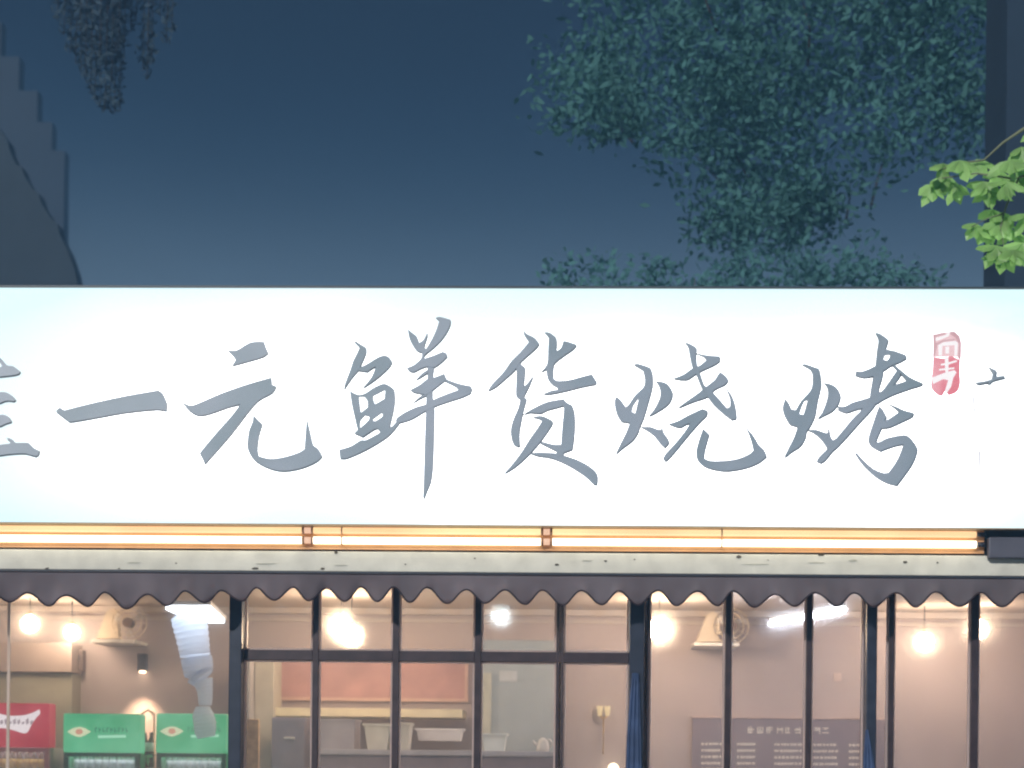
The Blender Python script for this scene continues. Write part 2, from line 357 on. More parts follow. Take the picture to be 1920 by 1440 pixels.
jia = [[(-60,20),(0,68),(75,148),(150,160),(225,222),(205,245),(130,262),(-150,290),(-150,210),(0,172),(22,158),(0,112),(-60,60)],
 [(-400,520),(0,450),(70,455),(130,490),(172,540),(155,552),(90,545),(40,555),(0,572),(-400,640)],
 [(-400,800),(0,705),(60,710),(100,740),(125,785),(60,805),(0,832),(-400,900)],
 [(-500,1110),(0,1042),(110,1028),(112,1000),(68,965),(120,975),(160,1020),(310,1018),(370,1075),(440,1110),(430,1155),(400,1172),(350,1158),(280,1140),(150,1142),(0,1160),(-500,1240)],
 [(-260,-160),(-170,-110),(-180,500),(-190,1150),(-260,1160),(-270,400)],
 [(-700,-150),(-600,-100),(-700,250),(-860,520),(-800,200)], [(-760,200),(-690,180),(-680,1180),(-760,1240)]]
xian = [q(ZA, [(300,415),(325,408),(385,450),(455,490),(455,550),(420,640),(380,730),(345,790),(270,880),(170,1025),(185,950),(250,780),(290,660),(340,560),(370,490),(345,460)]),
 q(ZA, [(345,750),(400,735),(470,700),(610,615),(690,592),(750,615),(790,670),(760,730),(670,820),(560,910),(410,1010),(470,940),(530,860),(580,735),(540,750),(470,800),(400,790),(330,780)]),
 q(ZBb, [(245,15),(350,68),(440,50),(540,-15),(620,-55),(690,-75),(760,-45),(815,0),(825,120),(805,270),(765,440),(745,520),(700,560),(650,560),(600,500),(560,510),(410,610),(370,590),(300,560),(345,520),(335,480),(300,330),(268,180)]),
 q(ZBb, [(105,770),(125,770),(260,728),(390,650),(450,650),(620,560),(650,530),(700,520),(790,470),(835,420),(880,432),(800,535),(720,610),(600,690),(450,775),(300,845),(190,885),(120,885)]),
 q(ZA, [(990,250),(1050,300),(1110,350),(1130,430),(1190,390),(1240,290),(1240,340),(1215,420),(1200,480),(1225,505),(1300,380),(1360,250),(1395,140),(1350,105),(1400,92),(1540,130),(1535,190),(1490,290),(1420,390),(1320,490),(1210,580),(1195,625),(1170,620),(1175,550),(1110,530),(1060,470),(1010,370)]),
 q(ZA, [(975,750),(1070,710),(1150,640),(1180,590),(1200,630),(1320,590),(1440,540),(1490,560),(1500,600),(1430,670),(1330,740),(1240,730),(1150,760),(1070,800),(1010,790)]),
 q(ZA, [(1090,905),(1180,810),(1250,770),(1250,810),(1170,860)]),
 q(ZA, [(1020,1030),(1150,960),(1240,890),(1330,870),(1460,820),(1490,890),(1440,930),(1340,1010),(1240,1090),(1150,1080),(1060,1060)]),
 q(ZA, [(1480,890),(1600,935),(1700,962),(1800,980),(1818,1015),(1795,1075),(1700,1120),(1500,1185),(1330,1245),(1200,1310),(1050,1400),(950,1435),(860,1460),(830,1430),(850,1390),(950,1320),(1100,1250),(1220,1215),(1330,1150),(1500,1080),(1640,1030),(1600,985),(1460,915)]),
 q(ZA, [(1040,1210),(1150,1110),(1230,1080),(1220,1105),(1130,1150)]),
 q(ZBb, [(1240,-309),(1330,-309),(1312,-170),(1308,90),(1330,220),(1325,600),(1310,1000),(1285,1180),(1240,1290),(1200,1395),(1185,1385),(1195,1100),(1205,700),(1220,280),(1225,100),(1240,-100)])]
xian_h = {2: [q(ZBb, h) for h in ([(360,90),(430,90),(470,150),(475,230),(385,300),(372,200)], [(545,80),(690,5),(700,20),(690,120),(570,190),(545,120)], [(385,390),(440,330),(495,345),(490,390),(375,500),(375,430)], [(540,380),(650,300),(670,320),(660,350),(580,405),(550,405)])]}
huo4 = [q(ZCc, [(560,65),(600,110),(700,160),(760,230),(720,290),(530,460),(440,580),(330,680),(200,790),(100,840),(150,760),(300,600),(400,460),(520,340),(630,210),(570,120)]),
 q(ZCc, [(470,520),(515,488),(580,540),(570,680),(555,790),(610,740),(690,630),(640,760),(575,890),(565,930),(520,950),(470,915),(460,880),(465,700)]),
 q(ZCc, [(520,930),(600,935),(560,1080),(545,1150),(520,1280),(505,1400),(512,1540),(490,1560),(430,1530),(400,1440),(395,1330),(430,1200),(490,1060)]),
 q(ZCc, [(830,85),(900,95),(975,150),(985,220),(975,330),(1040,290),(1070,200),(1120,205),(1240,245),(1200,300),(1100,370),(960,480),(940,560),(940,670),(990,710),(1150,700),(1300,660),(1440,625),(1500,720),(1480,755),(1300,790),(1080,845),(900,880),(810,880),(920,835),(1000,825),(985,790),(920,750),(870,680),(850,560),(770,605),(860,500),(875,300),(885,150)]),
 q(ZD, [(545,395),(620,345),(720,290),(870,225),(1080,188),(1110,230),(1185,270),(1210,350),(1218,520),(1205,720),(1185,840),(1075,880),(1070,920),(990,930),(980,860),(900,820),(770,755),(790,735),(950,775),(1040,775),(1055,560),(1075,350),(1075,275),(950,310),(860,335),(770,375),(640,365)]),
 q(ZD, [(670,425),(760,405),(840,420),(935,470),(930,510),(880,590),(780,730),(660,870),(560,970),(440,1070),(300,1155),(420,1020),(540,860),(640,700),(740,560),(800,465),(740,435)]),
 q(ZD, [(640,885),(760,875),(900,880),(1000,890),(1100,920),(1250,970),(1400,1050),(1500,1140),(1510,1230),(1500,1290),(1455,1280),(1350,1180),(1200,1080),(1050,1000),(900,945),(740,920)])]
shao = [q(ZE, p) for p in ([(95,680),(140,715),(180,770),(200,800),(240,760),(300,670),(400,570),(415,480),(395,385),(290,320),(330,310),(420,335),(480,360),(500,430),(500,560),(460,720),(420,860),(390,950),(360,1010),(340,1080),(280,1170),(150,1270),(80,1335),(130,1230),(200,1090),(245,975),(150,960),(110,900),(80,800),(75,720)],
 [(535,505),(610,515),(670,540),(720,610),(725,670),(690,750),(620,810),(520,870),(450,905),(520,820),(580,700),(590,620),(570,550)],
 [(370,1020),(480,1020),(560,1050),(600,1050),(605,980),(620,1070),(680,1160),(685,1200),(640,1255),(590,1210),(520,1120),(440,1060)],
 [(870,70),(930,90),(995,130),(990,200),(995,300),(1030,400),(1080,540),(1120,580),(1190,640),(1280,740),(1340,810),(1375,790),(1375,700),(1330,585),(1390,660),(1430,780),(1445,900),(1440,930),(1390,940),(1310,880),(1200,780),(1130,690),(1060,590),(1000,440),(950,340),(920,200),(905,120)],
 [(990,190),(1120,215),(1260,225),(1255,280),(1200,320),(1060,385),(980,430),(880,490),(735,475),(850,430),(950,360),(1030,330),(1110,265),(1080,230)],
 [(1270,405),(1330,450),(1355,490),(1320,540),(1200,600),(1120,680),(950,740),(770,815),(870,740),(1000,650),(1100,570),(1200,490),(1245,420)],
 [(680,985),(780,955),(900,890),(1060,815),(1120,835),(1110,890),(1040,960),(950,1060),(850,1180),(760,1290),(670,1390),(640,1405),(620,1370),(650,1320),(760,1200),(850,1090),(925,980),(880,990),(810,1025),(740,1010)],
 [(1070,1035),(1140,1100),(1110,1200),(1085,1300),(1080,1370),(1150,1400),(1300,1400),(1450,1380),(1580,1330),(1640,1280),(1610,1160),(1555,1020),(1640,1120),(1700,1220),(1760,1280),(1785,1350),(1700,1420),(1550,1480),(1350,1515),(1200,1500),(1080,1460),(1010,1390),(995,1300),(1010,1220),(1040,1120)])]
shao_h = {0: [q(ZE, [(345,700),(330,760),(305,870),(270,850),(290,780)])]}
kao = [q(ZF, p) for p in ([(85,875),(130,930),(165,1010),(220,1020),(290,900),(400,780),(435,700),(440,560),(410,500),(300,435),(340,428),(520,490),(535,560),(545,700),(500,900),(470,1080),(430,1180),(390,1250),(360,1290),(345,1370),(280,1480),(160,1560),(60,1645),(130,1505),(200,1365),(245,1235),(145,1205),(80,1090),(55,980)],
 [(580,670),(680,690),(760,750),(795,840),(760,950),(690,1030),(600,1080),(480,1140),(560,1050),(620,900),(640,790),(620,710)],
 [(370,1276),(480,1271),(600,1311),(635,1311),(645,1236),(665,1346),(700,1406),(680,1486),(640,1546),(615,1486),(540,1386),(440,1306)],
 [(1250,25),(1310,40),(1410,110),(1385,200),(1345,300),(1340,400),(1340,560),(1290,740),(1290,800),(1200,870),(1180,830),(1200,700),(1220,580),(1250,440),(1270,250),(1290,110)],
 [(1340,225),(1380,235),(1500,260),(1640,310),(1640,355),(1560,400),(1440,450),(1350,510),(1200,585),(1080,600),(990,575),(1000,515),(1080,520),(1240,450),(1310,380)],
 [(1490,430),(1560,490),(1700,600),(1860,670),(1830,700),(1700,740),(1500,810),(1350,880),(1250,940),(1100,990),(1000,1010),(900,1045),(850,1050),(770,1020),(770,970),(850,970),(950,920),(1150,860),(1290,790),(1400,740),(1500,690),(1650,640),(1580,560),(1470,450)],
 [(1540,490),(1570,570),(1490,680),(1380,800),(1280,900),(1190,1020),(1050,1170),(900,1340),(750,1500),(700,1540),(600,1660),(540,1700),(490,1680),(520,1620),(640,1500),(680,1420),(740,1380),(850,1250),(950,1130),(1090,990),(1180,880),(1330,770),(1430,640),(1520,510)],
 [(1390,925),(1500,965),(1620,1020),(1740,1050),(1720,1100),(1600,1160),(1420,1240),(1310,1250),(1290,1180),(1400,1140),(1480,1090),(1550,1040),(1480,980)])]
kao.append(q(ZG, [(1300,280),(1340,320),(1390,420),(1350,480),(1330,550),(1290,640),(1250,740),(1300,740),(1400,690),(1620,650),(1700,690),(1780,810),(1770,900),(1720,1020),(1640,1140),(1520,1300),(1400,1270),(1280,1210),(1160,1110),(1060,1000),(985,885),(1010,880),(1100,980),(1230,1090),(1360,1140),(1420,1130),(1500,1020),(1560,910),(1610,770),(1500,790),(1380,830),(1305,860),(1200,800),(1160,720),(1180,620),(1220,500),(1270,350)]))
kao_h = {0: [q(ZF, [(375,890),(345,1000),(320,1080),(270,1070),(300,980),(340,900)])], 4: [q(ZF, [(1350,370),(1370,310),(1440,300),(1430,340),(1390,385)])]}
M_ink = glow('slate_lettering', lin((114, 131, 143)), 1.0, lin((140, 150, 164)), 2.6, 0.3, 0.7)
M_edgeshade = glow('slate_edge_shade', lin((76, 89, 100)), 1.0)
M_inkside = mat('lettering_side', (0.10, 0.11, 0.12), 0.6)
def charac(strokes, holes=None):
    sm = [smooth_poly(s) for s in strokes]
    bm = sheet(sm, YS - 0.026, 0.022, {k: [smooth_poly(h) for h in v] for k, v in (holes or {}).items()})
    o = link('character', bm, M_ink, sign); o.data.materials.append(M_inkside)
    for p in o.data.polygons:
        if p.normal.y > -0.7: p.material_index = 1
    sh = sheet([[(a + 1.3, b_ + 3.0) for a, b_ in s_] for s_ in sm], YS - 0.0045, 0.002, {k: [smooth_poly(h) for h in v] for k, v in (holes or {}).items()})  # darker offset copy of the strokes, imitating shade along their edges
    e_ = link('letter_edge_shade', sh, M_edgeshade); e_.parent = o
    return o
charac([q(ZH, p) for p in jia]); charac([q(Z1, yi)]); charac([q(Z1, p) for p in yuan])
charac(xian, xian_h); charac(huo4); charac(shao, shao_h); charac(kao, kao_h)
Z7 = (1700, 600, 4.8)
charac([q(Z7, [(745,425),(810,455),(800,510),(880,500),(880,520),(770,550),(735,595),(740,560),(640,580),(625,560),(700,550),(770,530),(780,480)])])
for p in ([(590,690),(612,690),(618,800),(640,840),(600,820)], [(820,612),(910,598),(915,608),(830,625)], [(690,850),(760,838),(765,848),(700,860)], [(640,1180),(670,1180),(670,1400),(655,1400)]):
    link('worn_stroke', sheet([q(Z7, p)], YS - 0.004, 0.003), glow('worn_pale_print', lin((236, 236, 240)), 1.0), sign)
# red seal
seal = link('seal', sheet([q(Z7, smooth_poly(p)) for p in ([(240,330),(330,345),(400,320),(480,360),(478,480),(482,560),(470,620),(440,655),(380,678),(345,640),(320,685),(280,672),(225,615),(222,540),(235,440)],)], YS - 0.006, 0.005), glow('pale_red_print', lin((240, 176, 186)), 1.0, lin((226, 120, 134)), 7.0), sign)
def sub(name, bm, m, par): o = link(name, bm, m); o.parent = par; return o
sub('seal_top', sheet([q(Z7, smooth_poly([(240,140),(300,118),(400,108),(455,130),(485,180),(486,250),(480,335),(400,325),(300,332),(238,328)]))], YS - 0.0068, 0.005), glow('faint_pink_print', lin((240, 200, 204)), 1.0), seal)
sub('seal_outline', sheet([q(Z7, p) for p in ([(238,130),(345,118),(348,132),(262,150),(262,200),(280,215),(250,330),(236,330),(244,220)], [(380,105),(430,105),(475,145),(492,210),(490,330),(480,360),(462,340),(470,220),(440,160),(385,122)], [(270,205),(330,180),(430,170),(440,180),(330,195),(285,222)], [(295,225),(318,235),(318,300),(300,300)], [(385,225),(418,222),(415,265),(385,270)])], YS - 0.0075, 0.005), glow('grey_print', lin((212, 168, 174)), 1.0), seal)
sub('seal_glyph', sheet([q(Z7, p) for p in ([(285,225),(330,200),(440,188),(462,205),(455,320),(430,318),(432,225),(322,232),(318,320),(288,320)], [(350,240),(382,238),(382,300),(350,302)], [(262,160),(350,135),(380,100),(395,104),(380,145),(300,178),(262,190)], [(345,330),(375,330),(378,380),(450,360),(452,376),(378,400),(375,470),(350,470),(345,405),(310,410),(308,394),(345,388)], [(225,520),(330,478),(430,450),(450,470),(420,520),(400,600),(360,660),(345,640),(375,540),(330,530),(240,575)], [(290,440),(430,425),(430,440),(295,455)])], YS - 0.0095, 0.006), glow('white_print', (1.0, 0.95, 0.96), 1.0), seal)

# ---------------------------------------------------------------- LED tubes and their channel under the sign
YT = -0.43
xe = X(1848, YT, 1010)
ch = B('light_channel', (sx0, YT + 0.032, Z(1031, YT)), (xe, YT + 0.05, Z(988, YT)), mat('cream_channel', (0.60, 0.32, 0.15), 0.5, 0.0, var=0.12), None)
tag(ch, 'brass backed channel holding the warm light tubes under the sign', 'light channel')
segs = [(-330, 566), (588, 1014), (1036, 1830)]
for row, (yc_, rr, mm, nm) in enumerate([(997, 0.0195, glow('amber_tube', (1.0, 0.60, 0.30), 1.25, (1.0, 0.80, 0.40), 1.6), 'upper'), (1015.5, 0.0215, glow('warm_tube', (1.0, 0.88, 0.64), 3.6), 'lower')]):
    for k, (a, b_) in enumerate(segs):
        pa, pb = P(a, yc_ - (960 - a) * .0058, YT), P(b_, yc_ + (b_ - 960) * .0058, YT); pa.z = pb.z = Z(yc_, YT)
        where = ['at the left end', 'in the middle', 'at the right end'][k]
        t_ = thing('light_tube', pa, f'{"dimmer amber" if row == 0 else "brighter cream"} light tube, {nm} row {where} under the sign', 'tube light', 'warm light tubes under the sign')
        link('tube', tube(bmesh.new(), [pa, pb], rr, 12), mm, t_)
        for s, p in ((-1, pa), (1, pb)):
            if k == 2 and s == 1:
                link('end_cap', tube(bmesh.new(), [p + Vector((0.002, 0, 0)), p + Vector((0.055, 0, 0))], rr * .72, 10), M_dark, t_)
            else:
                link('end_cap', tube(bmesh.new(), [p + Vector((s * 0.002, 0, 0)), p + Vector((s * 0.013, 0, 0))], rr * 1.15, 10), mat('copper_cap', (0.32, 0.16, 0.09), 0.4), t_)
        if k: 
            ga, gb = segs[k - 1][1] + 5, a - 5; q1, q2 = P(ga, yc_, YT), P(gb, yc_, YT); q1.z = q2.z = Z(yc_, YT)
            link('coupling', tube(bmesh.new(), [q1, q2], rr * .92, 10), glow('coupling_glow', (1.0, 0.62, 0.42), 0.95), t_)  # glow put into the coupling so the gap between tubes looks lit
        for cx_ in {0: [], 1: [640], 2: [1352]}[k]:
            pc = X(cx_, YT, 1000); link('clip', tube(bmesh.new(), [(pc, YT, pa.z), (pc + 0.008, YT, pa.z)], rr * 1.2, 10), mat('copper_cap', (0, 0, 0)), t_)
tag(B('junction_box', (xe + 0.012, -0.46, Z(1040, -0.46)), (xe + 0.95, -0.41, Z(1001, -0.46)), mat('slate_box', (0.10, 0.10, 0.13), 0.5, var=0.15), None, 0.008), 'dark slate box right of the light tubes under the sign corner', 'electrical box')

# ---------------------------------------------------------------- awning valance with scalloped hem
tops = [(-20,1112),(53,1113),(127,1118),(197,1112),(278,1116),(348,1110),(414,1108),(480,1103),(550,1102),(611,1103),(676,1101),(738,1102),(801,1103),(875,1107),(947,1108),(1017,1108),(1089,1109),(1160,1110),(1234,1108),(1307,1110),(1374,1110),(1453,1116),(1527,1113),(1601,1113),(1680,1113),(1752,1112),(1841,1112),(1917,1112)]
bots = [(16,1129),(91,1137),(165,1138),(235,1142),(314,1137),(383,1131),(453,1128),(515,1127),(579,1128),(647,1129),(709,1130),(769,1131),(838,1132),(910,1132),(984,1134),(1055,1136),(1129,1135),(1196,1135),(1269,1136),(1346,1137),(1415,1139),(1490,1138),(1570,1138),(1638,1139),(1718,1139),(1800,1138),(1880,1139)]
for k in range(1, 7):
    tops.insert(0, (-20 - 73 * k, 1110)); bots.insert(0, (16 - 73 * k, 1131)); tops.append((1917 + 74 * k, 1113)); bots.append((1880 + 74 * k, 1140))
tops.sort(); bots.sort()
knots = []
for i, tp in enumerate(tops):
    knots.append(tp)
    if i < len(bots): knots.append(bots[i])
knots.sort(); knots = knots[:-1]
YV = -0.392
bm = bmesh.new(); prev = None; rows_n = 7
hem = []
for i in range(len(knots) - 1):
    (a0, b0), (a1, b1) = knots[i], knots[i + 1]
    for k in range(8):
        s = k / 8; e_ = (1 - math.cos(math.pi * s)) / 2
        hem.append((a0 + (a1 - a0) * s, b0 + (b1 - b0) * e_, ))
def hemwave(px): return 0.016 * math.sin(px * 0.085 + .8 * math.sin(px * .011)) + 0.012 * math.sin(px * 0.031 + 1) + .005 * math.sin(px * .21)
zt_v = Z(1073, YV)
cols_ = []
for px, py in hem:
    pb = P(px, py, YV)
    top = zt_v - 0.004
    col_ = []
    for r_ in range(rows_n + 1):
        f_ = r_ / rows_n
        col_.append(bm.verts.new((pb.x, YV + hemwave(px) * f_ * f_, top + (pb.z - top) * f_)))
    cols_.append(col_)
for a_, b_ in zip(cols_, cols_[1:]):
    for r_ in range(rows_n):
        f_ = bm.faces.new((a_[r_], b_[r_], b_[r_ + 1], a_[r_ + 1])); f_.smooth = True
M_val = mat('taupe_canvas', (0.215, 0.20, 0.225), 0.9, var=0.22, scale=3.5, bump=0.15, sub=(0.36, (0.55, 0.27, 0.18)))
aw = thing('awning', (0, YV, zt_v), 'dark taupe awning valance with scalloped hem hanging below the white ledge', 'awning')
o = link('valance', bm, M_val, aw)
md = o.modifiers.new('thick', 'SOLIDIFY'); md.thickness = 0.004
bm = bmesh.new()
tube(bm, [(c_[-1].co.x, c_[-1].co.y, c_[-1].co.z) for c_ in cols_] if False else [(P(px, py - 2, YV).x, YV + hemwave(px) - 0.001, P(px, py, YV).z + 0.004) for px, py in hem], 0.0055, 5)
link('hem', bm, mat('dark_hem', (0.045, 0.026, 0.030), 0.85), aw)
B('rail', (XL, YV - 0.012, zt_v - 0.016), (XR, YV + 0.012, zt_v - .002), M_dark, aw)
B('canopy', (XL, YV + 0.014, zt_v - 0.014), (XR, -0.055, zt_v - .004), M_val, aw)

# ================================================================ INSIDE
# ceiling globe lamps, bulbs lit
M_globe = glow('lit_globe', (1.0, 0.74, 0.50), 63.0)
M_globe2 = glow('bright_globe', (1.0, 0.72, 0.46), 122.0)
M_dimg = glow('dim_globe', (1.0, 0.78, 0.5), 5.0)
def globe(px, py, Y, r, label, m=M_globe, group='lit globe lamps hanging from the ceiling'):
    r *= 0.9; p = P(px, py, Y); t_ = thing('globe_lamp', (p.x, p.y, ZC), label, 'lamp', group)
    link('globe', sphere(bmesh.new(), p, r), m, t_)
    if py > 1300:
        link('bracket', tube(bmesh.new(), [(p.x, YB - .003, p.z), (p.x, p.y + r * .9, p.z)], 0.008, 6), M_dark, t_); return
    link('cord', tube(bmesh.new(), [(p.x, p.y, ZC - .002), (p.x, p.y, p.z + r + .03)], 0.005, 6), M_dark, t_)
    link('collar', lathe(bmesh.new(), (p.x, p.y, p.z + r - 0.006), [(0.018, 0), (0.026, 0.01), (0.022, 0.04), (0.008, 0.045)], 12), mat('brass', (0.6, 0.42, 0.18), 0.3, 0.8), t_)
globe(56, 1170, 4.2, 0.088, 'lit globe lamp leftmost, over the red fridge')
globe(135, 1186, 4.5, 0.078, 'lit globe lamp above the left green fridge')
globe(640, 1174, 3.7, 0.105, 'large lit globe lamp, upper left of the overlapping pair in the small panes', M_globe2)
globe(659, 1192, 1.9, 0.088, 'large lit globe lamp, lower right of the overlapping pair in the small panes', M_globe2)
globe(1236, 1180, 3.9, 0.105, 'large lit globe lamp just right of the navy door column', M_globe2)
globe(1733, 1204, 4.35, 0.092, 'lower lit globe lamp in the window right of the menu board')
globe(1834, 1180, 4.2, 0.095, 'lit globe lamp behind the rightmost dark mullion')
globe(1150, 1441, 4.8, 0.055, 'small lit lamp low between the mullion and the door column', M_dimg)
# cool lights
M_cool = glow('cool_tube', (0.84, 0.92, 1.0), 6.0)
def prism(name, pts, m, par):
    bm = bmesh.new(); a = [bm.verts.new(p) for p in pts]; b_ = [bm.verts.new(Vector(p) + Vector((0, 0, 0.03))) for p in pts]
    bm.faces.new(a); bm.faces.new(b_[::-1]); n_ = len(pts)
    for i in range(n_): bm.faces.new((a[i], a[(i + 1) % n_], b_[(i + 1) % n_], b_[i]))
    return link(name, bm, m, par)
def onz(px, py, z):
    d = cf * FPX + cr * (px - 960) + cu * (YC - py); o_ = Vector((CAMX, CAMY, CAMZ)); return o_ + d * ((z - o_.z) / d.z)
zz = 2.75
pl = thing('ceiling_panel_light', onz(380, 1155, zz), 'square cool white ceiling panel light beside the left column', 'ceiling light')
prism('diffuser', [onz(311, 1143, zz), onz(393, 1143, zz), onz(421, 1168, zz), onz(368, 1168, zz)], M_cool, pl)
prism('housing', [p + Vector((0, 0, 0.031)) for p in (onz(305, 1142, zz), onz(395, 1142, zz), onz(424, 1169, zz), onz(364, 1169, zz))], M_white, pl)
for q_ in ((330, 1146), (400, 1163)):
    w_ = onz(q_[0], q_[1], zz); link('wire', tube(bmesh.new(), [(w_.x, w_.y, zz + .062), (w_.x, w_.y, ZC - .002)], .003, 5), M_dark, pl)
a_, b_ = P(1446, 1169, 4.0), P(1582, 1143, 2.2)
tl = thing('ceiling_tube_light', (a_ + b_) / 2, 'bright white fluorescent tube hanging slanted above the menu board', 'tube light')
link('tube', tube(bmesh.new(), [a_, b_], 0.022, 10), glow('bright_cool_tube', (0.84, 0.89, 1.0), 60.0), tl)
link('housing', tube(bmesh.new(), [a_ + Vector((0, 0, .035)), b_ + Vector((0, 0, .035))], 0.02, 6), M_white, tl)
p = P(938, 1157, 2.9)
t_ = thing('ceiling_spotlight', p, 'small round cool white ceiling spotlight in the fourth upper pane', 'ceiling light')
link('lens', sphere(bmesh.new(), p, 0.05, 0.55), glow('cool_spot', (0.80, 0.96, 1.0), 120.0), t_)
link('housing', lathe(bmesh.new(), (p.x, p.y, p.z + 0.03), [(0.06, 0), (0.07, 0.02), (0.07, 0.06), (0.02, 0.07)], 16), M_white, t_)

# wall fans above a white shelf
def fan(px, py, Y, label, mir=1):
    p = P(px, py, Y); t_ = thing('wall_fan', (p.x, YB, p.z), label, 'fan', 'white fans on the back wall')
    bm = bmesh.new(); r_ = 0.16
    for rr in (1.0, 0.72, 0.42):
        tube(bm, [(p.x + .10 + r_ * rr * math.cos(a), Y - .05 * (1 - rr), p.z + .02 + r_ * rr * math.sin(a)) for a in [k * math.pi / 14 for k in range(29)]], 0.006, 5, False)
    for k in range(12):
        a = k * math.pi / 6; tube(bm, [(p.x + .10, Y - .05, p.z + .02), (p.x + .10 + r_ * math.cos(a), Y, p.z + .02 + r_ * math.sin(a))], 0.003, 4)
    link('cage', bm, M_cream, t_)
    bm = bmesh.new(); tube(bm, [(p.x + .10, Y - 0.07, p.z + .02), (p.x + .10, Y + .06, p.z + .02)], 0.045, 12); link('motor', bm, mat('brown_motor', (0.20, 0.13, 0.09), 0.5), t_)
    bm = bmesh.new()
    for k in range(3):
        a = k * 2.1 + .5; c0 = Vector((p.x + .10, Y - .01, p.z + .02)); d = Vector((math.cos(a), 0, math.sin(a))); s_ = Vector((-math.sin(a), 0.25, math.cos(a)))
        vs = [bm.verts.new(c0 + d * .03), bm.verts.new(c0 + d * .13 + s_ * .05), bm.verts.new(c0 + d * .14 - s_ * .03)]; bm.faces.new(vs)
    link('blades', bm, M_white, t_)
    bm = bmesh.new()
    pr = [(-.21, -.12), (-.12, .12), (-.06, .16), (-.02, .13), (.0, -.12)]
    f = [bm.verts.new((p.x + a, Y + .02, p.z + b)) for a, b in pr]; k_ = [bm.verts.new((p.x + a, Y + .12, p.z + b)) for a, b in pr]
    bm.faces.new(f); bm.faces.new(k_[::-1])
    for i in range(5): bm.faces.new((f[i], f[(i + 1) % 5], k_[(i + 1) % 5], k_[i]))
    link('bracket', bm, M_cream, t_)
    B('shelf', (p.x - .24, Y - 0.06, p.z - 0.165), (p.x + .17, YB - .003, p.z - 0.135), mat('white_gloss', (0.95, 0.9, 0.84), 0.3), t_)
fan(222, 1172, 4.6, 'white wall fan over a short shelf near the left column')
fan(1350, 1178, 4.6, 'white wall fan over a short shelf behind the mullion right of the column')

# wall sconce washing the wall below it, and a dark speaker
p = P(265, 1241, 4.9)
t_ = thing('wall_sconce', (p.x, YB, p.z), 'slim black wall light throwing a warm cone over the green fridges', 'wall light')
bm = bmesh.new(); box(bm, (p.x - .04, 4.90, p.z - .08), (p.x + .04, YB - .003, p.z + .08), .008); link('housing', bm, M_dark, t_)
link('lens', lathe(bmesh.new(), (p.x, 4.945, p.z - .10), [(0.03, 0), (0.03, 0.018)], 12), glow('sconce_lens', (1, .7, .45), 8), t_)
sl = bpy.data.lights.new('sconce_beam', 'SPOT'); sl.energy = 75; sl.color = (1, 0.66, 0.40); sl.spot_size = R(75); sl.spot_blend = 0.8; sl.shadow_soft_size = 0.03
so = bpy.data.objects.new('sconce_beam', sl); COL.objects.link(so); so.location = (p.x, 4.80, p.z - .13); so.rotation_euler = (R(8), 0, 0)
so.parent = t_; so.matrix_parent_inverse = Matrix.Translation(Vector((p.x, YB, p.z))).inverted()
p = P(146, 1238, 4.9); t_ = thing('wall_speaker', (p.x, YB, p.z), 'small dark brown wall speaker above the left green fridge', 'speaker')
B('body', (p.x - .05, 4.88, p.z - .10), (p.x + .05, YB - .003, p.z + .10), mat('brown_box', (0.20, 0.15, 0.135), 0.6), t_, .01)
link('cone', tube(bmesh.new(), [(p.x, 4.878, p.z + .02), (p.x, 4.872, p.z + .02)], 0.03, 14), M_dark, t_)
# pale panel cupboard, left
tag(B('wall_panel', (X(-120, 4.7), 4.72, 0.9), (X(135, 4.72, 1300), YB - .003, Z(1270, 4.72)), mat('pale_olive_board', (0.44, 0.42, 0.33), 0.6, var=0.08), None, .006), 'pale olive wall cupboard behind the red fridge', 'cupboard')
tag(B('wall_cabinet', (X(-120, 4.6), 4.66, Z(1268, 4.66)), (X(134, 4.66, 1250), YB - .003, Z(1212, 4.66)), mat('brown_grey_board', (0.40, 0.33, 0.30), 0.6, var=0.08), None, .006), 'brown grey overhead cabinet under the two globe lamps at left', 'cabinet')

# silver blue exhaust hose
M_hose = mat('silver_blue_foil', (0.66, 0.74, 0.92), 0.4, var=0.06, scale=10, bump=0.2, sub=(0.65, (0.82, 0.90, 1.0)))
t = M_hose.node_tree; out = t.nodes['Material Output']; prv = out.inputs[0].links[0].from_node
tb = t.nodes.new('ShaderNodeBsdfTransparent'); tb.inputs[0].default_value = (0.88, 0.94, 1, 1); mx = t.nodes.new('ShaderNodeMixShader'); mx.inputs[0].default_value = 0.25
t.links.new(prv.outputs[0], mx.inputs[1]); t.links.new(tb.outputs[0], mx.inputs[2]); t.links.new(mx.outputs[0], out.inputs[0])
ho = thing('exhaust_hose', P(380, 1150, 2.35), 'pale silver blue exhaust hose hanging down beside the left column', 'hose')
def hose(pts, name):
    bm = bmesh.new(); PP = []; RR = []
    for (px, py, w) in pts:
        PP.append(P(px, py, 2.35)); RR.append(w / 2 / 243)
    N = 24; pts2, rr2 = [], []
    for i in range(N + 1):
        s = i / N * (len(PP) - 1); k = min(int(s), len(PP) - 2); u_ = s - k
        pts2.append(PP[k].lerp(PP[k + 1], u_)); rr2.append((RR[k] * (1 - u_) + RR[k + 1] * u_) * (1 + .05 * math.sin(i * 2.2)))
    return link(name, tube(bm, pts2, rr2, 20), M_hose, ho)
hose([(350, 1152, 60), (356, 1168, 66), (360, 1190, 62), (364, 1214, 58), (366, 1229, 56)], 'segment')
hose([(368, 1233, 58), (370, 1245, 58), (372, 1262, 54), (380, 1272, 44)], 'segment')
hose([(380, 1275, 38), (384, 1292, 30), (385, 1312, 26), (385, 1322, 24)], 'segment')
hose([(380, 1325, 26), (381, 1340, 40), (384, 1356, 43), (385, 1372, 40), (387, 1382, 34)], 'nozzle')

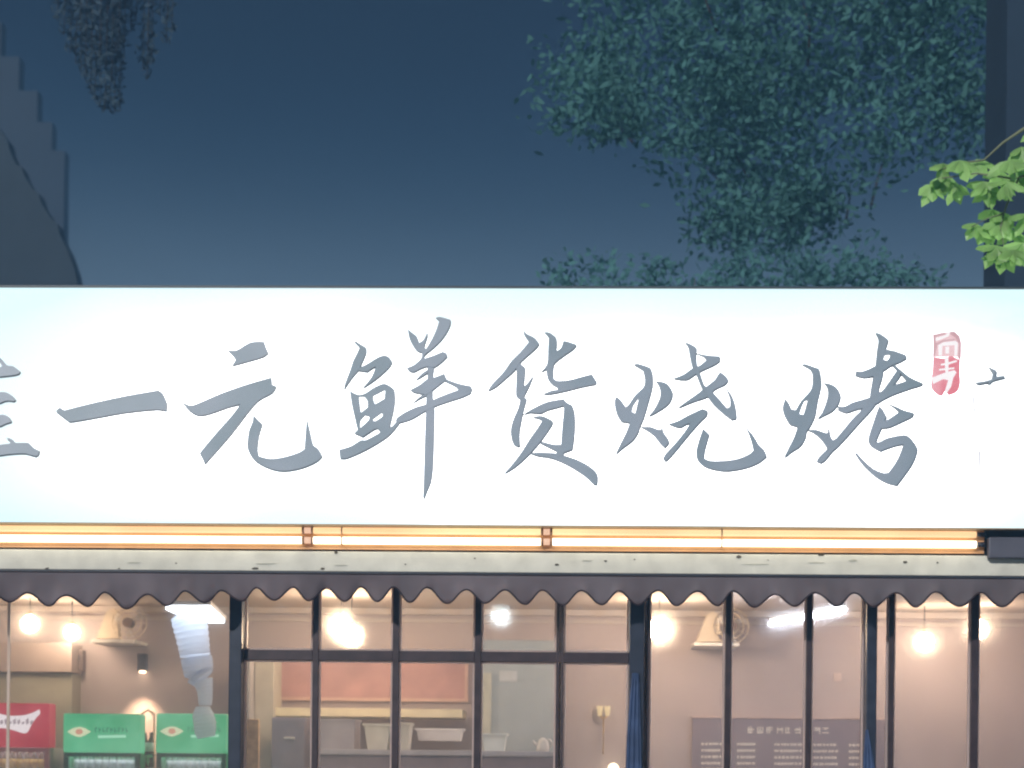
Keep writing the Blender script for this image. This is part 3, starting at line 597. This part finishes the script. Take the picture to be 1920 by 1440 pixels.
# ---------------------------------------------------------------- fridges
def fridge(pxa, pxb, pyt, pyb, Y, label, bodym, headm, trimm, group):
    xa, xb = X(pxa, Y, 1370), X(pxb, Y, 1370); zt, zb = Z(pyt, Y, (pxa + pxb) / 2), Z(pyb, Y, (pxa + pxb) / 2)
    t_ = thing('drinks_fridge', ((xa + xb) / 2, Y, 0.03), label, 'fridge', group)
    bm = bmesh.new(); box(bm, (xa, Y + .04, 0.031), (xa + .03, Y + .45, zb)); box(bm, (xb - .03, Y + .04, .031), (xb, Y + .45, zb)); box(bm, (xa + .03, Y + .42, .031), (xb - .03, Y + .45, zb))
    box(bm, (xa + .03, Y + .04, .031), (xb - .03, Y + .42, .3)); link('body', bm, bodym, t_)
    B('header', (xa - .004, Y, zb), (xb + .004, Y + .16, zt), headm, t_, .012)
    B('trim', (xa, Y + .006, zb - .035), (xb, Y + .038, zb - .001), trimm, t_, .004)
    # door
    bm = bmesh.new(); zd = zb - .037
    box(bm, (xa + .002, Y + .004, .12), (xa + .038, Y + .036, zd)); box(bm, (xb - .038, Y + .004, .12), (xb - .002, Y + .036, zd)); box(bm, (xa + .038, Y + .004, .12), (xb - .038, Y + .036, .2))
    d = link('door', bm, trimm, t_)
    g = link('pane', box(bmesh.new(), (xa + .038, Y + .015, .2), (xb - .038, Y + .02, zd)), GLASS); g.parent = d
    link('lamp', box(bmesh.new(), (xa + .05, Y + .09, zb - .03), (xb - .05, Y + .12, zb - .008)), glow('fridge_lamp', (0.85, 0.95, 1.0), 5.0), t_)
    sh = []
    for s in (.34, .72, 1.12, 1.51):
        link('shelf', box(bmesh.new(), (xa + .032, Y + .06, s), (xb - .032, Y + .39, s + .01)), M_white, t_)
    B('back_panel', (xa + .031, Y + .395, .31), (xb - .031, Y + .415, zb - .04), M_white, t_)
    return t_, xa, xb, zt, zb, Y
YF = 2.5
f1 = fridge(-58, 92, 1318, 1401, YF, 'red drinks fridge with white bow mark at the left border', M_grey_side, M_redlit, mat('pink_trim', (0.75, 0.35, 0.36), 0.4), 'drinks fridges along the left')
f2 = fridge(119, 262, 1338, 1411, YF, 'green drinks fridge between the red fridge and the other green one', M_green, M_greenlit, M_green2, 'drinks fridges along the left')
f3 = fridge(293, 424, 1338, 1412, YF, 'green drinks fridge nearest the left column, behind the hose', M_green, M_greenlit, M_green2, 'drinks fridges along the left')
# white bow mark with grey script on the red header
bow = [(-40,1340),(-22,1330),(-5,1337),(18,1342),(45,1341),(62,1336),(74,1330),(75,1338),(66,1348),(58,1360),(52,1372),(44,1375),(25,1369),(0,1365),(-22,1374),(-36,1366),(-30,1352)]
mk = link('logo', sheet([smooth_poly(bow)], YF - 0.006, 0.005), glow('logo_white', (0.95, 0.86, 0.87), 1.0), f1[0])
scr = [[(x, 1352 + 3 * math.sin(x * .5)), (x + 5, 1349 + 3 * math.sin(x * .5)), (x + 6, 1356), (x + 1, 1359)] for x in range(-24, 58, 8)]
sub('lettering', sheet(scr, YF - 0.0095, 0.004), glow('logo_grey', (0.36, 0.27, 0.30), 1.0), mk)
for ft, cx_, cy_ in ((f2, 148, 1372), (f3, 322, 1371)):
    ov = [(cx_ - 22, cy_), (cx_ - 12, cy_ - 6), (cx_, cy_ - 9), (cx_ + 12, cy_ - 6), (cx_ + 22, cy_), (cx_ + 12, cy_ + 6), (cx_, cy_ + 10), (cx_ - 12, cy_ + 6)]
    lg = link('logo', sheet([smooth_poly(ov)], YF - 0.006, 0.005), glow('logo_cream', (0.72, 0.78, 0.50), 1.0), ft[0])
    sub('emblem', sheet([smooth_poly([(cx_ - 7, cy_), (cx_ - 4, cy_ - 5), (cx_ + 4, cy_ - 5), (cx_ + 8, cy_), (cx_ + 4, cy_ + 5), (cx_ - 4, cy_ + 5)])], YF - 0.0075, 0.004), glow('logo_red', (0.66, 0.30, 0.20), 1.0), lg)
    letters = []; x_ = cx_ + 30
    for k in range(9):
        w_ = random.uniform(4, 5.5); letters += [[(x_, cy_ - 8), (x_ + 1.6, cy_ - 8), (x_ + 1.6, cy_ + 1), (x_, cy_ + 1)], [(x_ + 1.6, cy_ - 8 + (k % 3) * 3), (x_ + w_, cy_ - 8 + (k % 3) * 3), (x_ + w_, cy_ - 6 + (k % 3) * 3), (x_ + 1.6, cy_ - 6 + (k % 3) * 3)]]; x_ += 7.2
    if cx_ < 200 or True:
        link('lettering', sheet([l for l in letters if l[0][0] < 424], YF - 0.0065, 0.004), glow('dark_green_print', (0.01, 0.16, 0.08), 1.0), ft[0])
    link('slogan', sheet([[(cx_ + 36, cy_ + 7), (cx_ + 88, cy_ + 6), (cx_ + 88, cy_ + 11), (cx_ + 36, cy_ + 12)]], YF - 0.005, 0.004), glow('mint_print', (0.42, 0.86, 0.60), 1.0), ft[0])
# bottles on the top shelves
ORD = ['first', 'second', 'third', 'fourth', 'fifth', 'sixth', 'seventh', 'eighth', 'ninth', 'tenth']
M_beer = mat('brown_glass', (0.14, 0.06, 0.02), 0.15, spec=0.6); M_capb = mat('black_cap', (0.03, 0.025, 0.025), 0.4); M_lab = mat('yellow_label', (0.85, 0.55, 0.10), 0.5)
M_gb = mat('green_glass', (0.03, 0.16, 0.06), 0.15, spec=0.6); M_silver = mat('silver_label', (0.7, 0.72, 0.75), 0.4)
def bottle(x, y, z, gm, lm, label, group, capm=M_capb):
    t_ = thing('beer_bottle', (x, y, z), label, 'bottle', group)
    link('glass', lathe(bmesh.new(), (x, y, z), [(.025, 0), (.028, .01), (.028, .085), (.026, .10), (.013, .135), (.011, .165)], 12), gm, t_)
    link('label', lathe(bmesh.new(), (x, y, z + .018), [(.0286, 0), (.0286, .072)], 12), lm, t_)
    link('cap', lathe(bmesh.new(), (x, y, z + .15), [(.0145, 0), (.0145, .02), (.008, .023)], 10), capm, t_)
for k in range(9):
    xx = f1[1] + .07 + k * .058
    if xx < f1[2] - .06: bottle(xx, YF + .14, 1.5202, M_beer, M_lab, f'dark capped bottle with yellow label, {ORD[k]} from the left in the red fridge', 'bottles in the red fridge')
for ft, nm in ((f2, 'left green'), (f3, 'right green')):
    for k in range(9):
        xx = ft[1] + .07 + k * .058
        if xx < ft[2] - .06: bottle(xx, YF + .14, 1.5202, M_gb, M_silver, f'green bottle with silver label, {ORD[k]} from the left in the {nm} fridge', f'bottles in the {nm} fridge', M_silver)
# beer sampler pole between the two green fridges
p = P(277, 1385, 2.7); t_ = thing('bottle_rack', (p.x, p.y, 0.03), 'narrow rack of small bottles squeezed between the two green fridges', 'rack')
bm = bmesh.new()
for dx in (-.05, .05): tube(bm, [(p.x + dx, p.y, 0.031), (p.x + dx, p.y, Z(1345, 2.7)), ], .008, 8)
tube(bm, [(p.x - .05, p.y, Z(1345, 2.7)), (p.x, p.y, Z(1338, 2.7)), (p.x + .05, p.y, Z(1345, 2.7))], .008, 8)
link('frame', bm, mat('brass_tube', (0.6, 0.4, 0.25), 0.4, .5), t_)
for zz_ in (1.45, 1.65): link('shelf', box(bmesh.new(), (p.x - .055, p.y - .05, zz_), (p.x + .055, p.y + .05, zz_ + .01)), M_dark, t_)
for zz_ in (1.461, 1.661):
    for dx in (-.02, .025):
        bottle(p.x + dx * 1.1, p.y, zz_, M_beer, mat('white_label', (.8, .7, .65), .5), f'small brown bottle on the {"upper" if zz_ > 1.5 else "lower"} shelf of the narrow rack, {"left" if dx < 0 else "right"} one', 'bottles on the narrow rack')

# ---------------------------------------------------------------- middle bay: kitchen counter and boards
pk = thing('notice_board', P(695, 1280, 4.96), 'wide pink red notice board with pale border on the back wall', 'board')
B('board', (X(527, 4.96), 4.955, Z(1311, 4.96)), (X(872, 4.96), YB - .003, Z(1243, 4.96)), mat('pink_board', (0.62, 0.37, 0.36), 0.7, var=0.15, scale=4), pk)
bm = bmesh.new(); a0, a1, z0, z1 = X(527, 4.95), X(872, 4.95), Z(1311, 4.95), Z(1243, 4.95)
for s in ((a0 - .03, z0 - .03, a1 + .03, z0), (a0 - .03, z1, a1 + .03, z1 + .03), (a0 - .03, z0, a0, z1), (a1, z0, a1 + .03, z1)): box(bm, (s[0], 4.945, s[1]), (s[2], YB - .003, s[3]))
link('border', bm, mat('pale_pink_trim', (0.78, 0.55, 0.48), 0.6), pk)
tag(B('beam', (X(512, 4.5), 4.3, Z(1347, 4.3)), (X(871, 4.5), 4.9, Z(1331, 4.3)), mat('cream_shelf', (0.78, 0.72, 0.52), 0.6), None, .005), 'long cream shelf under the pink notice board', 'shelf')
tag(B('post', (X(478, 4.2), 4.2, .031), (X(514, 4.2), 4.6, Z(1240, 4.2)), mat('olive_cream_post', (0.50, 0.47, 0.40), 0.7), None, .004), 'pale olive pillar left of the pink notice board', 'pillar')
tag(B('panel', (X(455, 4.2), 4.0, .031), (X(477, 4.2), 4.5, Z(1240, 4.0)), mat('grey_panel', (0.42, 0.40, 0.40), 0.7), None, .004), 'narrow grey panel behind the left column', 'panel')
wd = mat('pale_wood', (0.62, 0.43, 0.24), 0.5, var=0.25, scale=20)
bm = bmesh.new(); box(bm, (X(462, 2.0), 2.0, .031), (X(487, 2.0), 2.04, Z(1353, 2.0)), .006); tag(link('wooden_board', bm, wd), 'upright pale wooden board standing just right of the left column', 'board')
cab = [(510, 572, 1349, 3.6, 'grey upright cabinet with a small handle under the cream shelf', 'charcoal_cabinet', (0.27, 0.25, 0.28))]
x0_, x1_ = X(510, 3.6), X(573, 3.6)
cb = thing('upright_cabinet', ((x0_ + x1_) / 2, 3.6, .03), 'grey upright cabinet with a small handle left under the cream shelf', 'cabinet')
B('carcass', (x0_, 3.62, .031), (x1_, 4.1, Z(1349, 3.6)), mat('charcoal_cabinet', (0.27, 0.25, 0.31), 0.5), cb, .006)
B('door', (x0_ + .006, 3.60, .10), (x1_ - .006, 3.618, Z(1353, 3.6)), mat('charcoal_cabinet', (0, 0, 0)), cb, .004)
B('handle', (X(534, 3.58), 3.575, Z(1390, 3.58)), (X(554, 3.58), 3.598, Z(1386, 3.58)), M_white, cb, .002)
ct = thing('kitchen_counter', (X(740, 3.4), 3.4, .03), 'long grey kitchen counter behind the middle panes', 'counter')
B('top', (X(596, 3.38), 3.38, Z(1418, 3.38)), (X(1048, 3.38), 4.1, Z(1408, 3.38)), mat('grey_steel_top', (0.60, 0.58, 0.62), 0.35, .3), ct, .004)
B('front', (X(600, 3.42), 3.42, .031), (X(1045, 3.42), 4.08, Z(1419, 3.42)), mat('mauve_grey_front', (0.30, 0.26, 0.31), 0.5), ct)
def crate(pxa, pxb, pya, pyb, Y, dep, m, name, label, cat, taper=0.0, rim=True):
    xa, xb = X(pxa, Y, 1400), X(pxb, Y, 1400); z0, z1 = Z(pyb, Y), Z(pya, Y); z0 = Z(1408, 3.38) + .001 if pyb >= 1400 else z0
    t_ = thing(name, ((xa + xb) / 2, Y + dep / 2, z0), label, cat)
    bm = bmesh.new(); tp = taper
    def ring(z, ins, t): return [bm.verts.new(v_) for v_ in ((xa + ins + t, Y + ins + t, z), (xb - ins - t, Y + ins + t, z), (xb - ins - t, Y + dep - ins - t, z), (xa + ins + t, Y + dep - ins - t, z))]
    r1, r2, r3, r4 = ring(z0, 0, tp), ring(z1, 0, 0), ring(z1, .008, 0), ring(z0 + .01, .008, tp)
    bm.faces.new(r1[::-1])
    for a, b in ((r1, r2), (r2, r3), (r3, r4)):
        for k in range(4): bm.faces.new((a[k], a[(k + 1) % 4], b[(k + 1) % 4], b[k]))
    bm.faces.new(r4); link('tub', bm, m, t_)
    if rim:
        bm = bmesh.new(); e = .012
        box(bm, (xa - e, Y - e, z1 - .015), (xb + e, Y - .0005, z1 + .004)); box(bm, (xa - e, Y + dep + .0005, z1 - .015), (xb + e, Y + dep + e, z1 + .004))
        box(bm, (xa - e, Y, z1 - .015), (xa - .0005, Y + dep, z1 + .004)); box(bm, (xb + .0005, Y, z1 - .015), (xb + e, Y + dep, z1 + .004)); link('rim', bm, m, t_)
    return t_
crate(600, 664, 1352, 1408, 3.5, .4, mat('lilac_grey_box', (0.50, 0.46, 0.50), 0.6), 'storage_box', 'lilac grey box on the counter left of the cream tub', 'box')
crate(682, 731, 1360, 1408, 3.45, .3, mat('cream_tub', (0.88, 0.85, 0.76), 0.5), 'storage_tub', 'cream tapered tub on the counter behind the second mullion', 'tub', .03)
crate(744, 768, 1358, 1408, 3.5, .3, mat('beige_tub', (0.72, 0.70, 0.63), 0.5), 'storage_tub', 'beige narrow tub on the counter right of the second mullion', 'tub', .02)
crate(780, 866, 1368, 1390, 3.9, .3, mat('grey_white_tray', (0.90, 0.88, 0.90), 0.5), 'food_tray', 'wide pale tray of white bowls under the cream shelf end', 'tray', .02)
B_ = crate(903, 949, 1376, 1408, 3.5, .3, mat('white_green_tub', (0.84, 0.90, 0.88), 0.5), 'storage_tub', 'whitish tub on the counter right of the third mullion', 'tub', .02)
p = P(1018, 1400, 3.6); t_ = thing('kettle', (p.x, p.y, Z(1408, 3.38) + .001), 'small white kettle on the counter left of the double mullion', 'kettle')
zk = Z(1408, 3.38) + .001
link('body', lathe(bmesh.new(), (p.x, p.y, zk), [(.05, 0), (.055, .02), (.045, .08), (.03, .10), (.012, .115)], 16), M_white, t_)
link('spout', tube(bmesh.new(), [(p.x - .045, p.y, zk + .04), (p.x - .085, p.y, zk + .09)], [.014, .008], 8), M_white, t_)
link('handle', tube(bmesh.new(), [(p.x + .045, p.y, zk + .03), (p.x + .085, p.y, zk + .06), (p.x + .06, p.y, zk + .10), (p.x + .03, p.y, zk + .095)], .008, 8), M_white, t_)
tag(B('partition_wall', (X(903, 4.3), 4.3, .031), (X(1041, 4.3), 4.5, 2.72), mat('cool_grey_panel', (0.44, 0.50, 0.53), 0.7, var=.06), None, .004), 'cool grey green partition between third and double mullions', 'partition')
tag(B('door_jamb', (X(903, 4.28), 4.27, .031), (X(922, 4.28), 4.298, Z(1262, 4.28)), mat('cream_jamb', (0.60, 0.60, 0.50), 0.6), None), 'pale cream jamb strip on the cool grey partition', 'jamb')
tag(B('paper_note', (X(937, 4.28), 4.29, Z(1278, 4.28)), (X(970, 4.28), 4.297, Z(1258, 4.28)), mat('note_paper', (0.66, 0.70, 0.72), 0.7), None), 'small white paper note on the cool grey partition', 'note')
# gold candle bracket
p = P(1132, 1334, 4.9); t_ = thing('wall_bracket', (p.x, YB, p.z), 'small lit gold wall ornament right of the double mullion', 'wall lamp')
M_gold = glow('gold_shade', (1.0, 0.72, 0.36), 0.95)
link('shade', lathe(bmesh.new(), (p.x - .035, 4.92, p.z - .04), [(.018, 0), (.03, .09)], 12), M_gold, t_); link('shade', lathe(bmesh.new(), (p.x + .035, 4.92, p.z - .04), [(.018, 0), (.03, .09)], 12), M_gold, t_)
link('stem', tube(bmesh.new(), [(p.x - .035, 4.92, p.z - .04), (p.x, 4.93, p.z - .07), (p.x + .035, 4.92, p.z - .04)], .008, 6), mat('brass', (0, 0, 0)), t_)
link('rod', tube(bmesh.new(), [(p.x, 4.93, p.z - .07), (p.x, 4.93, p.z - .4)], .006, 6), mat('brass', (0, 0, 0)), t_)

# ---------------------------------------------------------------- menu board on the back wall
YM = 4.93
mb = thing('menu_board', P(1480, 1400, YM), 'large mauve grey menu board with pale columns of print', 'menu board')
B('board', (X(1300, YM), YM, Z(1520, YM)), (X(1662, YM), YB - .003, Z(1348, YM, 1480)), mat('mauve_board', (0.27, 0.235, 0.28), 0.6, var=0.06), mb)
B('frame', (X(1298, YM), YM - .01, Z(1348, YM, 1480) + .001), (X(1664, YM), YB - .003, Z(1344, YM, 1480)), mat('pinkish_trim', (0.62, 0.5, 0.47), 0.5), mb)
M_pr = mat('pale_print', (0.92, 0.88, 0.84), 0.6)
rnd = random.Random(3)
gl = []
for k in range(9):   # title: nine squarish characters, too small in the photo to be read
    gx, gy, s = 1402 + k * 17.5, 1362 + k * .15, 12
    if k % 4 == 3: gx += 2
    for (a, b2, c2, d2) in rnd.sample([(0, 1, s, 3), (0, 5, s, 7), (0, 9.5, s, 11.5), (5, 0, 7, 13), (0.5, 1, 2.5, 13), (9.5, 1, 11.5, 13), (2, 10, 10, 12), (3, 3, 9, 4.6)], 4):
        gl.append([(gx + a, gy + b2), (gx + c2, gy + b2), (gx + c2, gy + d2), (gx + a, gy + d2)])
def qsheet(polys, Y):
    bm = bmesh.new()
    for i, pl_ in enumerate(polys):
        vs = [P(a, b, Y - 0.0006 * (i % 5)) for a, b in pl_]
        f = bm.faces.new([bm.verts.new(v_) for v_ in vs])
    r_ = bmesh.ops.extrude_face_region(bm, geom=bm.faces[:])
    for v_ in [g for g in r_['geom'] if isinstance(g, bmesh.types.BMVert)]: v_.co.y += 0.004
    return bm
link('title', qsheet(gl, YM - .006), M_pr, mb)
lines = []
for cx0, wcol in ((1315, 34), (1382, 34), (1452, 50), (1525, 44), (1592, 24)):
    for r_ in range(7):
        yy = 1394 + r_ * 12 + (cx0 - 1480) * .008
        x_ = cx0
        while x_ < cx0 + wcol:
            w_ = rnd.uniform(3.5, 6); lines.append([(x_, yy), (x_ + w_, yy), (x_ + w_, yy + rnd.uniform(3.6, 4.8)), (x_, yy + 4.5)]); x_ += w_ + rnd.choice([.7, .7, 1.2, 2.2])
link('price_lines', qsheet(lines, YM - .006), M_pr, mb)
# small plate on the wall above it
tag(B('wall_plate', (X(1563, 4.98), 4.985, Z(1272, 4.98)), (X(1578, 4.98), YB - .003, Z(1256, 4.98)), mat('beige_plate', (0.72, 0.6, 0.55), 0.5), None), 'small beige wall plate above the menu board', 'wall plate')
# blue strip curtains gathered behind the two inner columns
M_blue = mat('blue_curtain', (0.048, 0.080, 0.175), 0.6, var=0.3, scale=12)
def curtain(pts, label):
    """gathered cloth: (py, px_left, px_right) rows, with pleats"""
    bm = bmesh.new(); rows_ = []
    for py, a, b_ in pts:
        pa, pb = P(a, py, -.125), P(b_, py, -.125); row = []
        for k in range(13):
            s = k / 12; row.append(bm.verts.new((pa.x + (pb.x - pa.x) * s, -.118 - .009 * math.sin(s * math.pi * 6), pa.z)))
        rows_.append(row)
    for r1, r2 in zip(rows_, rows_[1:]):
        for k in range(12): f = bm.faces.new((r1[k], r1[k + 1], r2[k + 1], r2[k])); f.smooth = True
    o = link('tied_curtain', bm, M_blue); md = o.modifiers.new('t', 'SOLIDIFY'); md.thickness = .004
    tag(o, label, 'curtain', 'blue cloth hanging on the columns')
curtain([(1262, 1186, 1198), (1300, 1182, 1200), (1340, 1179, 1201), (1380, 1176, 1202), (1440, 1174, 1203), (1520, 1172, 1204)], 'deep blue gathered cloth hanging down the navy column in the centre')
curtain([(1368, 1624, 1628), (1390, 1622, 1633), (1420, 1620, 1638), (1440, 1619, 1641), (1520, 1617, 1646)], 'blue gathered cloth low on the column beside the menu board')

# ================================================================ TREES
def leaf_into(bm, c, d, nrm, L, W):
    d = d.normalized(); s = d.cross(nrm)
    if s.length < 1e-3: s = Vector((1, 0, 0))
    s.normalize(); n = s.cross(d)
    vs = [c, c + d * L * .3 + s * W * .42 - n * W * .1, c + d * L * .7 + s * W * .5 - n * W * .12, c + d * L, c + d * L * .7 - s * W * .5 - n * W * .12, c + d * L * .3 - s * W * .42 - n * W * .1, c + d * L * .5]
    v_ = [bm.verts.new(x) for x in vs]
    for a, b_ in ((1, 2), (2, 3)): bm.faces.new((v_[0] if a == 1 else v_[6], v_[a], v_[b_], v_[6]) if a == 1 else (v_[6], v_[a], v_[b_]))
    bm.faces.new((v_[0], v_[6], v_[4], v_[5])); bm.faces.new((v_[6], v_[3], v_[4]))
def quadleaf(bm, c, rnd_, L, W):
    d = Vector((rnd_.gauss(0, 1), rnd_.gauss(0, 1), rnd_.gauss(-.4, .8))).normalized(); n = Vector((rnd_.gauss(0, 1), rnd_.gauss(0, 1), rnd_.gauss(0, 1))); s = d.cross(n).normalized()
    vs = [bm.verts.new(c - d * L * .5), bm.verts.new(c + s * W * .5), bm.verts.new(c + d * L * .5), bm.verts.new(c - s * W * .5)]; bm.faces.new(vs)
def inside(p, poly):
    x, y = p; r_ = False; j = len(poly) - 1
    for i in range(len(poly)):
        xi, yi_ = poly[i]; xj, yj = poly[j]
        if (yi_ > y) != (yj > y) and x < (xj - xi) * (y - yi_) / (yj - yi_) + xi: r_ = not r_
        j = i
    return r_
M_bark = mat('bark', (0.07, 0.06, 0.05), 0.9, bump=0.4)
M_far = mat('dark_foliage', (0.105, 0.27, 0.26), 0.75, var=0.22, scale=1.0, spec=0.3, sub=(0.42, (0.10, 0.28, 0.22)))
def crown_tree(name, label, cat, trunk, regions, rnd_, Lf, fm, group=None):
    t_ = thing(name, (trunk[0], trunk[1], 0), label, cat, group)
    G = lambda q_: max(-1.7 * q_, min(1.7 * q_, rnd_.gauss(0, q_)))
    bm = bmesh.new(); cl = []
    for poly, n, y0, y1, per, rad in regions:
        xs_ = [p_[0] for p_ in poly]; ys_ = [p_[1] for p_ in poly]; k = 0
        while k < n:
            p_ = (rnd_.uniform(min(xs_), max(xs_)), rnd_.uniform(min(ys_), max(ys_)))
            if not inside(p_, poly): continue
            k += 1; Y = rnd_.uniform(y0, y1); c = P(p_[0], p_[1], Y); cl.append(c)
            m = int(per * rnd_.uniform(.5, 1.4)); rr = rad * rnd_.uniform(.6, 1.3); el_ = Vector((rnd_.uniform(.7, 1.5), 1, rnd_.uniform(.5, 1)))
            for _ in range(m):
                o_ = Vector((G(rr) * el_.x, G(rr), G(rr) * el_.z))
                quadleaf(bm, c + o_, rnd_, Lf * rnd_.uniform(.6, 1.3), Lf * .45)
    link('crown', bm, fm, t_)
    bm = bmesh.new(); top = Vector((trunk[0], trunk[1], trunk[2]))
    tube(bm, [(trunk[0], trunk[1], 0), (trunk[0] + .05, trunk[1], trunk[2] * .5), top], [.24, .19, .12], 10)
    link('trunk', bm, M_bark, t_)
    bm = bmesh.new()
    for c in rnd_.sample(cl, min(len(cl), 14)):
        d_ = (top - c).normalized() * rnd_.uniform(.5, 1.1); tube(bm, [c + d_, c + d_ * .5 + Vector((rnd_.uniform(-.06, .06), 0, .05)), c], [.018, .011, .004], 5)
    link('branches', bm, M_bark, t_)
rA = random.Random(11)
main = [(1110, -200), (2050, -200), (2050, 330), (1880, 300), (1790, 260), (1700, 300), (1640, 300), (1600, 250), (1540, 290), (1500, 350), (1440, 380), (1330, 330), (1240, 270), (1160, 270), (1080, 240), (1060, 180), (1090, 80)]
tipA = [(1045, 215), (1110, 175), (1180, 190), (1200, 240), (1150, 262), (1100, 250)]
low1 = [(1310, 370), (1400, 330), (1520, 360), (1600, 330), (1580, 420), (1480, 450), (1400, 470), (1330, 440)]
crown_tree('street_tree', 'large dark green leafy tree rising behind the sign at right', 'tree', (P(1560, 500, 9).x, 9.0, 6.6),
    [(main, 270, 7.0, 10.5, 80, .27), (tipA, 12, 8, 9, 50, .16), (low1, 36, 7.5, 9.5, 60, .20), ([(1040, 205), (1060, 200), (1070, 250), (1030, 240)], 2, 8, 8.5, 14, .10)], rA, .125, M_far)
rB = random.Random(5)
crown_tree('small_tree', 'low faint green bushy tree top just above the sign edge', 'tree', (P(1300, 560, 7.5).x, 7.5, 5.6),
    [([(1050, 500), (1180, 490), (1320, 500), (1450, 470), (1620, 490), (1740, 520), (1740, 640), (1050, 640)], 110, 6.5, 8, 45, .16)], rB, .11, mat('hazy_foliage', (0.15, 0.36, 0.36), 0.8, var=0.2, scale=1.0, spec=0.2, sub=(0.5, (0.15, 0.34, 0.32))))
# drooping tree, upper left: strands of small leaves hanging out of the frame top
rC = random.Random(21)
M_wil = mat('willow_foliage', (0.045, 0.078, 0.105), 0.9, var=0.3, scale=2)
wt = thing('willow_tree', (P(-120, 300, 9).x, 9.0, 0), 'dark weeping tree with strands drooping in at the upper left', 'tree')
bm = bmesh.new(); br = bmesh.new()
for px, py_end, Y in [ (108, 40, 9.3), (120, 66, 9), (132, 100, 9.5), (142, 118, 9), (152, 140, 9.3), (160, 150, 9), (170, 172, 9.4), (178, 188, 9), (188, 200, 9.3), (197, 206, 9), (206, 210, 9.4), (215, 208, 9), (224, 204, 9.3), (232, 120, 9), (268, 130, 9.2), (276, 150, 9), (284, 120, 9.3), (312, 80, 9), (322, 60, 9.2), (255, 40, 9.2), (245, 60, 9.5), (300, 30, 9.4), (210, 150, 8.8), (200, 120, 8.8), (186, 130, 8.7), (172, 110, 8.8), (150, 60, 8.8), (222, 90, 8.8), (162, 80, 9.6), (128, 30, 9.5)]:
    z1 = P(px, py_end, Y); z0 = P(px, -160, Y); n_ = int((z0.z - z1.z) / .018)
    tube(br, [z0 + Vector((0, 0, .4)), (z0 + z1) / 2 + Vector((.02, 0, 0)), z1], .006, 4)
    for k in range(n_):
        c = z0.lerp(z1, k / n_) + Vector((rC.gauss(0, .035), rC.gauss(0, .04), 0)); quadleaf(bm, c, rC, .11, .035)
link('crown', bm, M_wil, wt)
q0 = P(-120, 300, 9)
tube(br, [(q0.x, 9, 0), (q0.x + .1, 9, 4), (q0.x + .1, 9, 9), (q0.x + .3, 9, 12.0), (q0.x + 3.2, 9.1, 12.2)], [.3, .24, .16, .1, .04], 10)
link('trunk', br, M_bark, wt)

# near branch with bright leaves, right border
M_near = mat('fresh_leaf', (0.34, 0.56, 0.20), 0.4, var=0.40, scale=6, spec=0.5, sub=(0.40, (0.30, 0.60, 0.14)))
YN = -1.6; rD = random.Random(4)
nt_ = thing('maple_tree', (P(2350, 500, YN).x, YN, 0), 'young tree with bright fresh green leaves reaching in at the right border', 'tree')
bm = bmesh.new()
clusters = [(1750, 345, 6), (1772, 328, 5), (1790, 345, 5), (1768, 306, 4), (1800, 300, 4), (1832, 298, 4), (1846, 340, 7), (1858, 352, 6), (1872, 318, 6), (1893, 300, 6), (1905, 325, 7), (1888, 340, 6), (1915, 275, 5), (1925, 310, 7),
            (1828, 418, 4), (1852, 425, 5), (1875, 415, 6), (1898, 430, 6), (1868, 460, 6), (1884, 470, 6), (1900, 468, 6), (1918, 455, 6), (1860, 392, 3), (1880, 398, 3), (1925, 400, 4)]
for k in range(70): clusters.append((rD.uniform(1945, 2300), rD.uniform(120, 520), 6))
for px, py, n_ in clusters:
    c = P(px, py, YN + rD.uniform(-.12, .12)); a0 = rD.uniform(0, 6)
    for k in range(n_):
        a = math.pi * 1.5 + (k - (n_ - 1) / 2) * (2.6 / n_) + rD.uniform(-.25, .25)
        d = Vector((math.cos(a), rD.uniform(-.5, .3), math.sin(a)))
        leaf_into(bm, c, d, Vector((rD.uniform(-.4, .4), -1, rD.uniform(.2, .9))), rD.uniform(.085, .14), rD.uniform(.040, .06))
link('leaves', bm, M_near, nt_)
bm = bmesh.new()
for pts, rr in (([(1760, 320), (1800, 306), (1845, 300), (1880, 268), (1925, 238), (2100, 160), (2350, 120)], [.003, .004, .005, .007, .009, .02, .05]), ([(1760, 335), (1830, 325), (1900, 335), (1960, 320), (2100, 160)], [.003, .004, .006, .008, .01]),
                ([(1910, 335), (1895, 365), (1882, 400), (1875, 430), (1885, 470)], [.006, .006, .005, .004, .003]), ([(1882, 400), (1850, 410), (1822, 425)], [.004, .003, .002])):
    tube(bm, [P(a, b_, YN) for a, b_ in pts], rr, 6)
q0 = P(2350, 120, YN); tube(bm, [(q0.x, YN, 0), (q0.x + .03, YN, 2), q0, q0 + Vector((.1, .3, 1.2))], [.11, .09, .06, .03], 10)
link('trunk', bm, mat('pale_twig', (0.20, 0.22, 0.14), 0.8), nt_)

# ================================================================ night haze
HZ = 0.009
if HZ:
    m = bpy.data.materials.new('night_haze'); m.use_nodes = True; t = m.node_tree; t.nodes.remove(t.nodes['Principled BSDF'])
    vn = t.nodes.new('ShaderNodeVolumePrincipled'); vn.inputs['Color'].default_value = (0.26, 0.55, 0.95, 1); vn.inputs['Density'].default_value = HZ; vn.inputs['Anisotropy'].default_value = 0.2
    t.links.new(vn.outputs[0], t.nodes['Material Output'].inputs['Volume'])
    tag(B('haze', (-39, -17, -1.3), (39, 50, 19), m), kind='stuff')
